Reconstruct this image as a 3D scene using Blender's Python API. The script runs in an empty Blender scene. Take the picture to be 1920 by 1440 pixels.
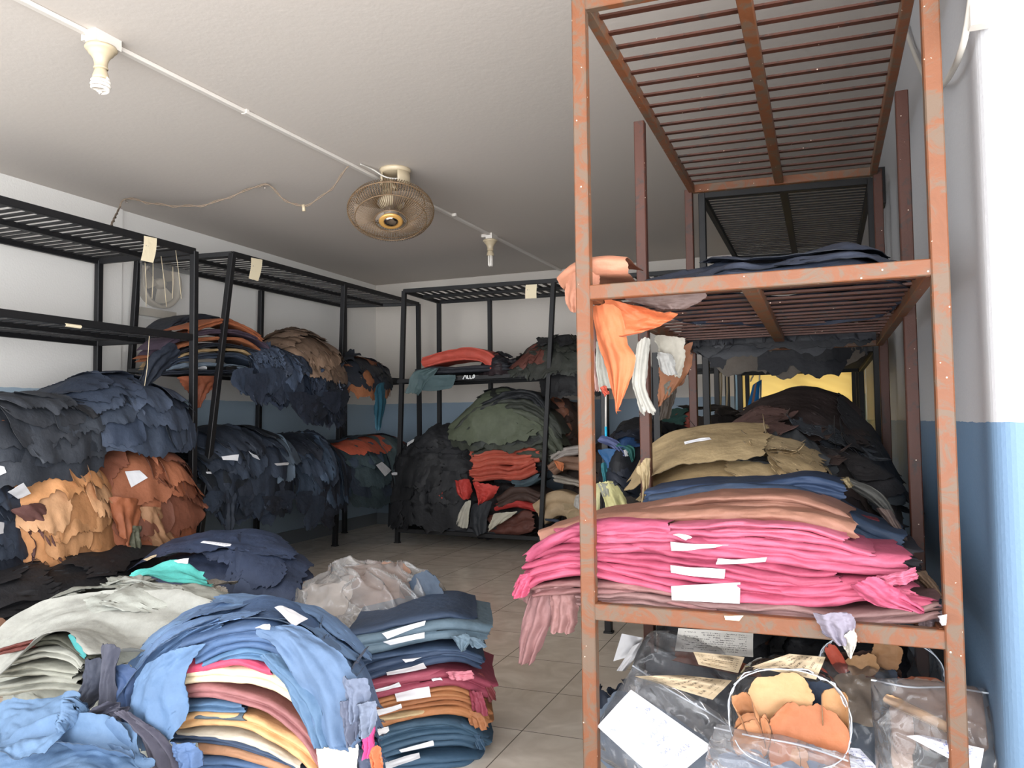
import bpy, math, random
import numpy as np
from mathutils import Vector, Matrix

random.seed(7)
C = bpy.context.scene.collection
SC = bpy.context.scene

# ------------------------------------------------------------------ camera
W_, H_ = 1920, 1440
VX, VY = np.array([-2750., 835.]), np.array([1546., 785.])     # vanishing points of the room's width and depth
CC = np.array([960., 720.])
FPX = math.sqrt(-float(np.dot(VY - CC, VX - CC)))
EYE = np.array([0., 0., 1.35])


def _cv(p):
    return np.array([(p[0] - CC[0]) / FPX, -(p[1] - CC[1]) / FPX, -1.])


_y = _cv(VY); _y /= np.linalg.norm(_y)
_x = -_cv(VX); _x /= np.linalg.norm(_x)
RW = np.stack([_x, _y, np.cross(_x, _y)])
cam = bpy.data.objects.new('camera', bpy.data.cameras.new('camera')); C.objects.link(cam)
M = np.eye(4); M[:3, :3] = RW; M[:3, 3] = EYE
cam.matrix_world = Matrix(M.tolist())
cam.data.sensor_width = 36.0
cam.data.lens = FPX / W_ * 36.0
cam.data.clip_start = 0.05
SC.camera = cam

# ------------------------------------------------------------------ daylight and exposure
world = bpy.data.worlds.new('world'); SC.world = world; world.use_nodes = True
# sky lobes added at the open side and back window to even the light
wn_, wl_ = world.node_tree.nodes, world.node_tree.links
bgn = wn_['Background']; wtc = wn_.new('ShaderNodeTexCoord')


def lobe(d, power, gain):
    d = Vector(d).normalized()
    vm = wn_.new('ShaderNodeVectorMath'); vm.operation = 'DOT_PRODUCT'; wl_.new(wtc.outputs['Generated'], vm.inputs[0]); vm.inputs[1].default_value = d
    mx_ = wn_.new('ShaderNodeMath'); mx_.operation = 'MAXIMUM'; wl_.new(vm.outputs['Value'], mx_.inputs[0]); mx_.inputs[1].default_value = 0.0
    pw_ = wn_.new('ShaderNodeMath'); pw_.operation = 'POWER'; wl_.new(mx_.outputs[0], pw_.inputs[0]); pw_.inputs[1].default_value = power
    g_ = wn_.new('ShaderNodeMath'); g_.operation = 'MULTIPLY'; wl_.new(pw_.outputs[0], g_.inputs[0]); g_.inputs[1].default_value = gain
    return g_.outputs[0]


def wadd(a, b_):
    x = wn_.new('ShaderNodeMath'); x.operation = 'ADD'; wl_.new(a, x.inputs[0])
    if isinstance(b_, float): x.inputs[1].default_value = b_
    else: wl_.new(b_, x.inputs[1])
    return x.outputs[0]


wl_.new(wadd(wadd(lobe((0.85, -0.75, -0.3), 4.0, 6.5), wadd(lobe((0.1, 1, 0.35), 5.0, 6.0), wadd(lobe((0.15, -1, -0.26), 16.0, 4.0), wadd(lobe((-0.9, -0.6, 0.0), 4.0, 2.0), lobe((-0.2, -1, 0.42), 10.0, 2.6))))), 0.95), bgn.inputs[1])
bgn.inputs[0].default_value = (0.95, 0.97, 1.0, 1)
SC.view_settings.view_transform = 'Standard'; SC.view_settings.look = 'None'
SC.view_settings.exposure = 0.58; SC.view_settings.gamma = 1.0; SC.view_settings.use_curve_mapping = False
SC.cycles.max_bounces = 7; SC.cycles.diffuse_bounces = 5; SC.cycles.transparent_max_bounces = 12
SC.cycles.sample_clamp_indirect = 6.0
SC.cycles.use_denoising = True


# ------------------------------------------------------------------ points: a pixel of the frame taken to a plane of the room
def at(px, py, X=None, Y=None, Z=None):
    d = RW @ _cv((px, py))
    if Y is not None: t = Y / d[1]
    elif X is not None: t = X / d[0]
    else: t = (Z - EYE[2]) / d[2]
    return EYE + t * d


# ------------------------------------------------------------------ noise
def _hash(ix, iy, s):
    h = (ix.astype(np.int64) * 374761393 + iy.astype(np.int64) * 668265263 + s * 1442695041) & 0xffffffff
    h = ((h ^ (h >> 13)) * 1274126177) & 0xffffffff
    h = h ^ (h >> 16)
    return (h & 0xffffff) / float(0x7fffff) - 1.0


def vn(x, y, s=0):
    x = np.asarray(x, float); y = np.asarray(y, float); x, y = np.broadcast_arrays(x, y)
    ix = np.floor(x); iy = np.floor(y); fx = x - ix; fy = y - iy
    fx = fx * fx * (3 - 2 * fx); fy = fy * fy * (3 - 2 * fy)
    a = _hash(ix, iy, s); b = _hash(ix + 1, iy, s); c = _hash(ix, iy + 1, s); d = _hash(ix + 1, iy + 1, s)
    return (a * (1 - fx) + b * fx) * (1 - fy) + (c * (1 - fx) + d * fx) * fy


def fbm(x, y, s=0, o=3):
    r = 0; a = 1.0; t = 0
    for i in range(o):
        r = r + a * vn(np.asarray(x) * 2 ** i, np.asarray(y) * 2 ** i, s + i * 17); t += a; a *= 0.5
    return r / t


def ridge(x, y, s=0, o=3):
    r = 0; a = 1.0; t = 0
    for i in range(o):
        r = r + a * (1 - np.abs(vn(np.asarray(x) * 2 ** i, np.asarray(y) * 2 ** i, s + i * 31)) * 2); t += a; a *= 0.55
    return r / t


def lnz(t, s):                                   # random values joined by straight lines
    t = np.asarray(t, float); i = np.floor(t); f = t - i; z = np.zeros_like(i)
    k = 0.25 + 0.5 * (_hash(i, z + 3, s) * .5 + .5)          # a bend somewhere inside every step
    a = _hash(i, z, s); b = _hash(i, z + 1, s); c = _hash(i + 1, z, s)
    return np.where(f < k, a + (b - a) * f / k, b + (c - b) * (f - k) / (1 - k))


def jag(t, s, amp, n=1.0):                       # a torn leather edge: lobes, straight cuts and sharp notches
    t = np.asarray(t) * n
    gate = np.clip(vn(t * 3, 9.7, s + 5) + 0.3, 0, 1)
    return amp * (fbm(t * 1.6, 0.37, s, 1) * 0.5 + lnz(t * 2.6, s + 1) * 0.6 + lnz(t * 8, s + 2) * 0.5 * gate + lnz(t * 19, s + 3) * 0.22)


# ------------------------------------------------------------------ meshes
def mk(name, V, Fc, mat, parent=None, smooth=True, loc=None, uv=None):
    V = np.asarray(V, float).reshape(-1, 3)
    if loc is None:
        loc = np.array([V[:, 0].mean(), V[:, 1].mean(), V[:, 2].min()]) if parent is None else np.zeros(3)
    me = bpy.data.meshes.new(name)
    me.from_pydata((V - np.asarray(loc)).tolist(), [], Fc if isinstance(Fc, list) else Fc.tolist())
    if uv is not None:
        l = me.uv_layers.new(name='UVMap')
        idx = np.zeros(len(me.loops), np.int32); me.loops.foreach_get('vertex_index', idx)
        l.data.foreach_set('uv', np.asarray(uv, np.float32)[idx].ravel())
    if smooth:
        me.polygons.foreach_set('use_smooth', [True] * len(me.polygons))
    me.materials.append(mat)
    me.update()
    o = bpy.data.objects.new(name, me); C.objects.link(o)
    if parent is not None:
        o.parent = parent
        o.location = np.asarray(loc) - 0
        pl = parent
        off = Vector((0, 0, 0))
        while pl is not None:
            off += pl.location; pl = pl.parent
        o.location = Vector(o.location) - off
    else:
        o.location = loc
    return o


def tag(o, label, cat, group=None):
    o['label'] = label; o['category'] = cat
    if group: o['group'] = group
    return o


def thing(name, label, cat, loc, group=None):
    o = bpy.data.objects.new(name, None); C.objects.link(o); o.location = Vector(loc); o.empty_display_size = 0.05
    return tag(o, label, cat, group)


def struct(o):
    o['kind'] = 'structure'; return o


class MB:                                         # collects shapes into one mesh
    def __init__(s): s.v = []; s.f = []; s.n = 0

    def add(s, V, F):
        V = np.asarray(V, float).reshape(-1, 3)
        s.v.append(V); s.f += [[i + s.n for i in q] for q in F]; s.n += len(V)

    def box(s, lo, hi):
        x0, y0, z0 = lo; x1, y1, z1 = hi
        s.add([(x0, y0, z0), (x1, y0, z0), (x1, y1, z0), (x0, y1, z0), (x0, y0, z1), (x1, y0, z1), (x1, y1, z1), (x0, y1, z1)],
              [(0, 3, 2, 1), (4, 5, 6, 7), (0, 1, 5, 4), (1, 2, 6, 5), (2, 3, 7, 6), (3, 0, 4, 7)])

    def beam(s, p, q, w, h, up=(0, 0, 1), bev=0.0):
        p = np.array(p, float); q = np.array(q, float); d = q - p; d /= np.linalg.norm(d)
        a = np.cross(d, np.array(up, float)); a /= np.linalg.norm(a); b = np.cross(a, d)
        b /= np.linalg.norm(b)
        c = bev
        pr = [(-w / 2 + c, -h / 2), (w / 2 - c, -h / 2), (w / 2, -h / 2 + c), (w / 2, h / 2 - c), (w / 2 - c, h / 2), (-w / 2 + c, h / 2),
              (-w / 2, h / 2 - c), (-w / 2, -h / 2 + c)] if c else [(-w / 2, -h / 2), (w / 2, -h / 2), (w / 2, h / 2), (-w / 2, h / 2)]
        k = len(pr)
        V = [e + a * u + b * v for e in (p, q) for u, v in pr]
        s.add(V, [tuple(range(k - 1, -1, -1)), tuple(range(k, 2 * k))] + [(i, (i + 1) % k, k + (i + 1) % k, k + i) for i in range(k)])

    def tube(s, P, r, k=8, closed=False):
        P = np.asarray(P, float); n = len(P); r = np.broadcast_to(r, (n,))
        T = np.gradient(P, axis=0) if not closed else np.roll(P, -1, 0) - np.roll(P, 1, 0)
        T /= np.linalg.norm(T, axis=1)[:, None] + 1e-12
        a = np.cross(T[0], (0.3, 0.2, 0.93)); a /= np.linalg.norm(a); V = []
        for i in range(n):
            a = a - T[i] * a.dot(T[i]); a /= np.linalg.norm(a); b = np.cross(T[i], a)
            for j in range(k):
                t = 2 * math.pi * j / k; V.append(P[i] + r[i] * (a * math.cos(t) + b * math.sin(t)))
        m = n if closed else n - 1
        F = [(i * k + j, i * k + (j + 1) % k, ((i + 1) % n) * k + (j + 1) % k, ((i + 1) % n) * k + j) for i in range(m) for j in range(k)]
        if not closed: F += [tuple(range(k - 1, -1, -1)), tuple((n - 1) * k + j for j in range(k))]
        s.add(V, F)

    def lathe(s, prof, o, axis=(0, 0, 1), k=24):
        ax = Vector(axis).normalized(); a = ax.orthogonal().normalized(); b = ax.cross(a); o = Vector(o)
        V = [o + ax * z + (a * math.cos(2 * math.pi * j / k) + b * math.sin(2 * math.pi * j / k)) * r for r, z in prof for j in range(k)]
        n = len(prof)
        s.add([tuple(v) for v in V], [(i * k + j, i * k + (j + 1) % k, (i + 1) * k + (j + 1) % k, (i + 1) * k + j) for i in range(n - 1) for j in range(k)])

    def obj(s, name, mat, parent=None, smooth=False, loc=None):
        return mk(name, np.concatenate(s.v), s.f, mat, parent, smooth, loc)


def catmull(P, n):
    P = np.asarray(P, float)
    if len(P) == 2: return P[0] + (P[1] - P[0]) * np.linspace(0, 1, n)[:, None]
    Q = np.vstack([2 * P[0] - P[1], P, 2 * P[-1] - P[-2]]); out = []
    for i in range(len(P) - 1):
        a, b, c, d = Q[i:i + 4]
        t = np.linspace(0, 1, 24, endpoint=(i == len(P) - 2))[:, None]
        out.append(0.5 * (2 * b + (c - a) * t + (2 * a - 5 * b + 4 * c - d) * t ** 2 + (3 * b - a - 3 * c + d) * t ** 3))
    out = np.vstack(out)
    s = np.r_[0, np.cumsum(np.linalg.norm(np.diff(out[:, :3], axis=0), axis=1))]
    t = np.linspace(0, s[-1], n)
    return np.stack([np.interp(t, s, out[:, k]) for k in range(out.shape[1])], 1)


def nrm(P):
    a = np.gradient(P, axis=0); b = np.gradient(P, axis=1)
    n = np.cross(a, b); return n / (np.linalg.norm(n, axis=2)[..., None] + 1e-9)


def sheet_mesh(P, th, N=None):
    nu, nv = P.shape[:2]
    if N is None: N = nrm(P)
    A = (P + N * th / 2).reshape(-1, 3); B = (P - N * th / 2).reshape(-1, 3)
    i = np.arange((nu - 1) * (nv - 1)); r = i // (nv - 1); c = i % (nv - 1); a = r * nv + c
    q = np.stack([a, a + nv, a + nv + 1, a + 1], 1); m = nu * nv
    qb = q[:, ::-1] + m
    ring = np.r_[np.arange(nv), np.arange(1, nu) * nv + nv - 1, (nu - 1) * nv + np.arange(nv - 2, -1, -1), np.arange(nu - 2, 0, -1) * nv]
    nx = np.roll(ring, -1)
    # the rim gets vertices of its own so that the cut edge stays crisp
    V = np.vstack([A, B, A[ring], B[ring]]); k = len(ring); o = 2 * m
    j = np.arange(k); jn = (j + 1) % k
    side = np.stack([o + j, o + jn, o + k + jn, o + k + j], 1)
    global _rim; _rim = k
    return V, np.vstack([q, qb, side])


# ------------------------------------------------------------------ materials
def lin(c):
    return tuple(((x / 255) / 12.92 if x / 255 <= 0.04045 else ((x / 255 + 0.055) / 1.055) ** 2.4) for x in c)


def new_mat(name):
    m = bpy.data.materials.new(name); m.use_nodes = True
    return m, m.node_tree.nodes, m.node_tree.links, m.node_tree.nodes['Principled BSDF']


def ramp(N, stops, interp='LINEAR'):
    r = N.new('ShaderNodeValToRGB'); cr = r.color_ramp; cr.interpolation = interp
    while len(cr.elements) > len(stops): cr.elements.remove(cr.elements[-1])
    while len(cr.elements) < len(stops): cr.elements.new(0.5)
    for e, (p, c) in zip(cr.elements, stops): e.position = p; e.color = (*c, 1)
    return r


_lm = {}
_rim = 0


def leather(rgb, rough=0.62, var=0.16, gain=1.0):
    key = (rgb, rough, var, gain)
    if key in _lm: return _lm[key]
    m, N, L, b = new_mat('leather'); c = np.array(lin(rgb)); c = (c * .86 + .14 * c.dot([.3, .55, .15])) * gain * .8
    tc = N.new('ShaderNodeTexCoord')
    n1 = N.new('ShaderNodeTexNoise'); n1.inputs['Scale'].default_value = 7; n1.inputs['Detail'].default_value = 6; n1.inputs['Roughness'].default_value = 0.65
    L.new(tc.outputs['Object'], n1.inputs['Vector'])
    r = ramp(N, [(0.3, tuple(np.clip(c * (1 - var), 0, 1))), (0.7, tuple(np.clip(c * (1 + var) + 0.004, 0, 1)))])
    L.new(n1.outputs['Fac'], r.inputs['Fac'])
    L.new(r.outputs['Color'], b.inputs['Base Color'])
    b.inputs['Roughness'].default_value = rough
    b.inputs['Specular IOR Level'].default_value = 0.35
    n2 = N.new('ShaderNodeTexNoise'); n2.inputs['Scale'].default_value = 26; n2.inputs['Detail'].default_value = 5
    L.new(tc.outputs['Object'], n2.inputs['Vector'])
    bp = N.new('ShaderNodeBump'); bp.inputs['Strength'].default_value = 0.42; bp.inputs['Distance'].default_value = 0.012
    L.new(n2.outputs['Fac'], bp.inputs['Height']); L.new(bp.outputs['Normal'], b.inputs['Normal'])
    _lm[key] = m
    return m


def plain(name, rgb, rough=0.5, metal=0.0, bump=0.0, bscale=60, var=0.0):
    m, N, L, b = new_mat(name); c = lin(rgb)
    b.inputs['Base Color'].default_value = (*c, 1); b.inputs['Roughness'].default_value = rough; b.inputs['Metallic'].default_value = metal
    tc = N.new('ShaderNodeTexCoord')
    if var:
        n = N.new('ShaderNodeTexNoise'); n.inputs['Scale'].default_value = 9; n.inputs['Detail'].default_value = 5
        L.new(tc.outputs['Object'], n.inputs['Vector'])
        r = ramp(N, [(0.3, tuple(x * (1 - var) for x in c)), (0.7, tuple(min(1, x * (1 + var)) for x in c))])
        L.new(n.outputs['Fac'], r.inputs['Fac']); L.new(r.outputs['Color'], b.inputs['Base Color'])
    if bump:
        n = N.new('ShaderNodeTexNoise'); n.inputs['Scale'].default_value = bscale; n.inputs['Detail'].default_value = 4
        L.new(tc.outputs['Object'], n.inputs['Vector'])
        bp = N.new('ShaderNodeBump'); bp.inputs['Strength'].default_value = bump; bp.inputs['Distance'].default_value = 0.01
        L.new(n.outputs['Fac'], bp.inputs['Height']); L.new(bp.outputs['Normal'], b.inputs['Normal'])
    return m


def wall_mat(name, white, blue, zline):
    m, N, L, b = new_mat(name)
    tc = N.new('ShaderNodeNewGeometry'); sp = N.new('ShaderNodeSeparateXYZ'); L.new(tc.outputs['Position'], sp.inputs[0])
    n = N.new('ShaderNodeTexNoise'); n.inputs['Scale'].default_value = 14; L.new(tc.outputs['Position'], n.inputs['Vector'])
    mu = N.new('ShaderNodeMath'); mu.operation = 'MULTIPLY_ADD'; mu.inputs[1].default_value = 0.012; L.new(n.outputs['Fac'], mu.inputs[0]); L.new(sp.outputs['Z'], mu.inputs[2])
    g = N.new('ShaderNodeMath'); g.operation = 'GREATER_THAN'; g.inputs[1].default_value = zline + 0.006; L.new(mu.outputs[0], g.inputs[0])
    mx = N.new('ShaderNodeMix'); mx.data_type = 'RGBA'; L.new(g.outputs[0], mx.inputs['Factor'])
    mx.inputs['A'].default_value = (*lin(blue), 1); mx.inputs['B'].default_value = (*lin(white), 1)
    L.new(mx.outputs['Result'], b.inputs['Base Color']); b.inputs['Roughness'].default_value = 0.55
    n2 = N.new('ShaderNodeTexNoise'); n2.inputs['Scale'].default_value = 70; n2.inputs['Detail'].default_value = 3; L.new(tc.outputs['Position'], n2.inputs['Vector'])
    bp = N.new('ShaderNodeBump'); bp.inputs['Strength'].default_value = 0.25; bp.inputs['Distance'].default_value = 0.006
    L.new(n2.outputs['Fac'], bp.inputs['Height']); L.new(bp.outputs['Normal'], b.inputs['Normal'])
    return m


def floor_mat():
    m, N, L, b = new_mat('polished_tile')
    g = N.new('ShaderNodeNewGeometry')
    mp = N.new('ShaderNodeMapping'); L.new(g.outputs['Position'], mp.inputs['Vector']); mp.inputs['Location'].default_value = (1.27, -3.77, 0)
    br = N.new('ShaderNodeTexBrick'); br.offset = 0; br.squash = 1; L.new(mp.outputs[0], br.inputs['Vector'])
    br.inputs['Scale'].default_value = 1; br.inputs['Brick Width'].default_value = 0.475; br.inputs['Row Height'].default_value = 0.497
    br.inputs['Mortar Size'].default_value = 0.0028; br.inputs['Mortar Smooth'].default_value = 0.1
    n = N.new('ShaderNodeTexNoise'); n.inputs['Scale'].default_value = 4.5; n.inputs['Detail'].default_value = 7; n.inputs['Distortion'].default_value = 1.2
    L.new(g.outputs['Position'], n.inputs['Vector'])
    r = ramp(N, [(0.32, lin((214, 202, 186))), (0.55, lin((228, 217, 202))), (0.72, lin((240, 230, 216)))]); L.new(n.outputs['Fac'], r.inputs['Fac'])
    mx = N.new('ShaderNodeMix'); mx.data_type = 'RGBA'; L.new(br.outputs['Fac'], mx.inputs['Factor'])
    L.new(r.outputs['Color'], mx.inputs['A']); mx.inputs['B'].default_value = (*lin((128, 120, 110)), 1)
    L.new(mx.outputs['Result'], b.inputs['Base Color']); b.inputs['Roughness'].default_value = 0.24; b.inputs['Specular IOR Level'].default_value = 0.8
    n2 = N.new('ShaderNodeTexNoise'); n2.inputs['Scale'].default_value = 11; L.new(g.outputs['Position'], n2.inputs['Vector'])
    bp = N.new('ShaderNodeBump'); bp.inputs['Strength'].default_value = 0.06; bp.inputs['Distance'].default_value = 0.02
    L.new(n2.outputs['Fac'], bp.inputs['Height']); L.new(bp.outputs['Normal'], b.inputs['Normal'])
    return m


def rust_mat(name, rust, grey, amt, speck=True):
    m, N, L, b = new_mat(name); tc = N.new('ShaderNodeTexCoord')
    n = N.new('ShaderNodeTexNoise'); n.inputs['Scale'].default_value = 8; n.inputs['Detail'].default_value = 9; n.inputs['Roughness'].default_value = 0.72; n.inputs['Distortion'].default_value = 1.6
    L.new(tc.outputs['Object'], n.inputs['Vector'])
    r = ramp(N, [(amt - 0.05, lin(grey)), (amt + 0.04, lin(rust)), (0.8, tuple(x * 0.8 for x in lin(rust)))]); L.new(n.outputs['Fac'], r.inputs['Fac'])
    out = r.outputs['Color']
    if speck:
        v = N.new('ShaderNodeTexVoronoi'); v.inputs['Scale'].default_value = 30; L.new(tc.outputs['Object'], v.inputs['Vector'])
        w = N.new('ShaderNodeTexNoise'); w.inputs['Scale'].default_value = 20; L.new(tc.outputs['Object'], w.inputs['Vector'])
        for thr, colr in ((0.075, (222, 200, 180)),):
            c = N.new('ShaderNodeMath'); c.operation = 'LESS_THAN'; c.inputs[1].default_value = thr; L.new(v.outputs['Distance'], c.inputs[0])
            c2 = N.new('ShaderNodeMath'); c2.operation = 'GREATER_THAN'; c2.inputs[1].default_value = 0.52; L.new(w.outputs['Fac'], c2.inputs[0])
            c3 = N.new('ShaderNodeMath'); c3.operation = 'MULTIPLY'; L.new(c.outputs[0], c3.inputs[0]); L.new(c2.outputs[0], c3.inputs[1])
            mx = N.new('ShaderNodeMix'); mx.data_type = 'RGBA'; L.new(c3.outputs[0], mx.inputs['Factor']); L.new(out, mx.inputs['A']); mx.inputs['B'].default_value = (*lin(colr), 1)
            out = mx.outputs['Result']
    L.new(out, b.inputs['Base Color']); b.inputs['Roughness'].default_value = 0.55
    bp = N.new('ShaderNodeBump'); bp.inputs['Strength'].default_value = 0.3; bp.inputs['Distance'].default_value = 0.006
    L.new(n.outputs['Fac'], bp.inputs['Height']); L.new(bp.outputs['Normal'], b.inputs['Normal'])
    return m


def plastic_mat(name, tint, clear):
    m = bpy.data.materials.new(name); m.use_nodes = True; N = m.node_tree.nodes; L = m.node_tree.links; N.remove(N['Principled BSDF'])
    out = N['Material Output']
    tr = N.new('ShaderNodeBsdfTransparent'); tr.inputs[0].default_value = (0.97, 0.97, 0.98, 1)
    df = N.new('ShaderNodeBsdfDiffuse'); df.inputs[0].default_value = (*tint, 1)
    tl = N.new('ShaderNodeBsdfTranslucent'); tl.inputs[0].default_value = (*tint, 1)
    m1 = N.new('ShaderNodeMixShader'); m1.inputs[0].default_value = 0.5; L.new(df.outputs[0], m1.inputs[1]); L.new(tl.outputs[0], m1.inputs[2])
    m2 = N.new('ShaderNodeMixShader'); m2.inputs[0].default_value = 1 - clear; L.new(tr.outputs[0], m2.inputs[1]); L.new(m1.outputs[0], m2.inputs[2])
    gl = N.new('ShaderNodeBsdfGlossy'); gl.inputs['Roughness'].default_value = 0.12
    lw = N.new('ShaderNodeFresnel'); lw.inputs[0].default_value = 1.5
    tc = N.new('ShaderNodeTexCoord'); n = N.new('ShaderNodeTexNoise'); n.inputs['Scale'].default_value = 6; n.inputs['Detail'].default_value = 2; n.inputs['Distortion'].default_value = 1.2
    L.new(tc.outputs['Object'], n.inputs['Vector'])
    bp = N.new('ShaderNodeBump'); bp.inputs['Strength'].default_value = 0.6; bp.inputs['Distance'].default_value = 0.03
    L.new(n.outputs['Fac'], bp.inputs['Height'])
    L.new(bp.outputs[0], gl.inputs['Normal']); L.new(bp.outputs[0], lw.inputs['Normal'])
    mu = N.new('ShaderNodeMath'); mu.operation = 'MULTIPLY_ADD'; mu.inputs[1].default_value = 0.9; mu.inputs[2].default_value = 0.0; L.new(lw.outputs[0], mu.inputs[0])
    m3 = N.new('ShaderNodeMixShader'); L.new(mu.outputs[0], m3.inputs[0]); L.new(m2.outputs[0], m3.inputs[1]); L.new(gl.outputs[0], m3.inputs[2])
    L.new(m3.outputs[0], out.inputs['Surface'])
    return m


def paper_mat(name, rgb, rows=0, ink=(70, 80, 130), cover=0.5, fx=26, xr=(0.08, 0.92), yr=(0.08, 0.92)):
    m, N, L, b = new_mat(name); b.inputs['Roughness'].default_value = 0.75; b.inputs['Base Color'].default_value = (*lin(rgb), 1)
    tc = N.new('ShaderNodeTexCoord')
    n = N.new('ShaderNodeTexNoise'); n.inputs['Scale'].default_value = 18; L.new(tc.outputs['Object'], n.inputs['Vector'])
    bp = N.new('ShaderNodeBump'); bp.inputs['Strength'].default_value = 0.25; bp.inputs['Distance'].default_value = 0.02
    L.new(n.outputs['Fac'], bp.inputs['Height']); L.new(bp.outputs['Normal'], b.inputs['Normal'])
    if rows:
        uv = N.new('ShaderNodeUVMap'); uv.uv_map = 'UVMap'; sp = N.new('ShaderNodeSeparateXYZ'); L.new(uv.outputs[0], sp.inputs[0])

        def mt(op, a, b_=None):
            x = N.new('ShaderNodeMath'); x.operation = op
            for i, q in enumerate((a, b_)):
                if q is None: continue
                if isinstance(q, (int, float)): x.inputs[i].default_value = q
                else: L.new(q, x.inputs[i])
            return x.outputs[0]
        u, v = sp.outputs['X'], sp.outputs['Y']
        vr = mt('MULTIPLY', v, rows); fl = mt('FLOOR', vr); fr = mt('FRACT', vr)
        cb = N.new('ShaderNodeCombineXYZ'); L.new(mt('MULTIPLY', u, fx), cb.inputs[0]); L.new(mt('MULTIPLY', fl, 7.3), cb.inputs[1]); L.new(mt('MULTIPLY', fr, 1.6), cb.inputs[2])
        s = N.new('ShaderNodeTexNoise'); s.inputs['Scale'].default_value = 1.0; s.inputs['Detail'].default_value = 1.5; L.new(cb.outputs[0], s.inputs['Vector'])
        d = mt('ABSOLUTE', mt('SUBTRACT', s.outputs['Fac'], 0.5)); k = mt('LESS_THAN', d, 0.035 + cover * 0.05)
        band = mt('MULTIPLY', mt('GREATER_THAN', fr, 0.3), mt('LESS_THAN', fr, 0.78))
        cw = N.new('ShaderNodeCombineXYZ'); L.new(mt('MULTIPLY', u, fx / 5), cw.inputs[0]); L.new(mt('MULTIPLY', fl, 3.1), cw.inputs[1])
        wn = N.new('ShaderNodeTexNoise'); wn.inputs['Scale'].default_value = 1.0; wn.inputs['Detail'].default_value = 0; L.new(cw.outputs[0], wn.inputs['Vector'])
        gap = mt('GREATER_THAN', wn.outputs['Fac'], 0.62 - cover * 0.3)
        mar = mt('MULTIPLY', mt('MULTIPLY', mt('GREATER_THAN', u, xr[0]), mt('LESS_THAN', u, xr[1])), mt('MULTIPLY', mt('GREATER_THAN', v, yr[0]), mt('LESS_THAN', v, yr[1])))
        f = mt('MULTIPLY', mt('MULTIPLY', k, band), mt('MULTIPLY', gap, mar))
        mx = N.new('ShaderNodeMix'); mx.data_type = 'RGBA'; L.new(mt('MULTIPLY', f, 0.8), mx.inputs['Factor'])
        mx.inputs['A'].default_value = (*lin(rgb), 1); mx.inputs['B'].default_value = (*lin(ink), 1)
        L.new(mx.outputs['Result'], b.inputs['Base Color'])
    return m


M_WHITE = plain('white_plaster', (216, 213, 208), 0.7, 0, 0.2, 50)
M_CEIL = plain('ceiling_paint', (196, 188, 180), 0.8, 0, 0.12, 30)
M_SKIRT = plain('grey_skirting_paint', (112, 118, 122), 0.5)
M_FLOOR = floor_mat()
M_RUST = rust_mat('rusty_primer', (116, 68, 39), (100, 80, 64), 0.49)
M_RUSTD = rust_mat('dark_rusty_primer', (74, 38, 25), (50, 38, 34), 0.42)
M_BLACK = rust_mat('black_paint', (15, 15, 18), (50, 32, 24), 0.3, False)
M_CREAM = plain('aged_cream_plastic', (190, 174, 146), 0.4)
M_TUBE = plain('lamp_glass', (240, 234, 226), 0.15)
M_PVC = plain('white_pvc', (214, 208, 200), 0.35)
M_FANC = plain('fan_cage_wire', (128, 104, 78), 0.4, 0.3)
M_GOLD = plain('gold_ring', (222, 170, 96), 0.35, 0.4)
M_CHROME = plain('chrome_cap', (200, 190, 180), 0.12, 1.0)
M_BLADE = plain('fan_blade_plastic', (150, 136, 122), 0.4)
M_DARK = plain('dark_cavity', (30, 26, 22), 0.8)
M_WIRE = plain('tan_cable', (128, 112, 96), 0.6)
M_GREYC = plain('grey_cable', (190, 186, 178), 0.5)
M_OLDW = plain('old_exhaust_plastic', (150, 140, 124), 0.5, 0, 0.3, 20, 0.12)
M_PAPER = paper_mat('paper', (214, 214, 217))
M_PAPERW = paper_mat('written_paper', (212, 212, 217), 9, (128, 134, 166), 0.3, 30)
M_TAG = paper_mat('cream_tag', (232, 218, 186), 9, (70, 70, 74), 0.1, 14, (0.15, 0.85), (0.3, 0.8))
M_KRAFT = paper_mat('brown_written_paper', (196, 176, 146), 8, (70, 56, 44), 0.55, 34)
M_NOTE = paper_mat('large_written_card', (222, 218, 210), 11, (60, 56, 54), 0.6, 44)
M_BLUEINK = paper_mat('blue_ink_paper', (226, 228, 240), 8, (60, 80, 170), 0.45, 26)
M_PLAS = plastic_mat('clear_polythene', (0.88, 0.86, 0.85), 0.72)
M_PLASC = plastic_mat('clear_bag', (0.85, 0.87, 0.9), 0.85)
M_BAND = plastic_mat('milky_zip_band', (0.84, 0.87, 0.92), 0.55)
M_STRING = plain('string', (196, 180, 150), 0.8)

# ------------------------------------------------------------------ the room
ZC = 3.25; XL = -5.676; YB = 9.265; XR = 0.42; YR = 2.42


def slab(name, lo, hi, mat):
    b = MB(); b.box(lo, hi); return struct(b.obj(name, mat, loc=(0, 0, 0)))


slab('floor', (-9, -0.6, -0.1), (7, YB + 0.2, 0), M_FLOOR)
slab('ceiling', (XL - 0.2, -1.2, ZC), (XR + 2.2, YB + 0.2, ZC + 0.15), M_CEIL)  # unseen stretch past the entrance added as a canopy to cut sky light
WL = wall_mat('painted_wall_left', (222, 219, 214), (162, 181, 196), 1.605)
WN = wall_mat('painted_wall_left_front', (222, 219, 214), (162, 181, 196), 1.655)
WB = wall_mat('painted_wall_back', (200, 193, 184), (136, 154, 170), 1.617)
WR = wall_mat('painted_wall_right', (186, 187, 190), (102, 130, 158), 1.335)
slab('wall_left', (XL - 0.2, 5.06, 0), (XL, YB + 0.2, ZC), WL)
slab('wall_left_front', (XL - 0.2, 0.6, 0), (XL + 0.02, 5.06, ZC), WN)
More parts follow.
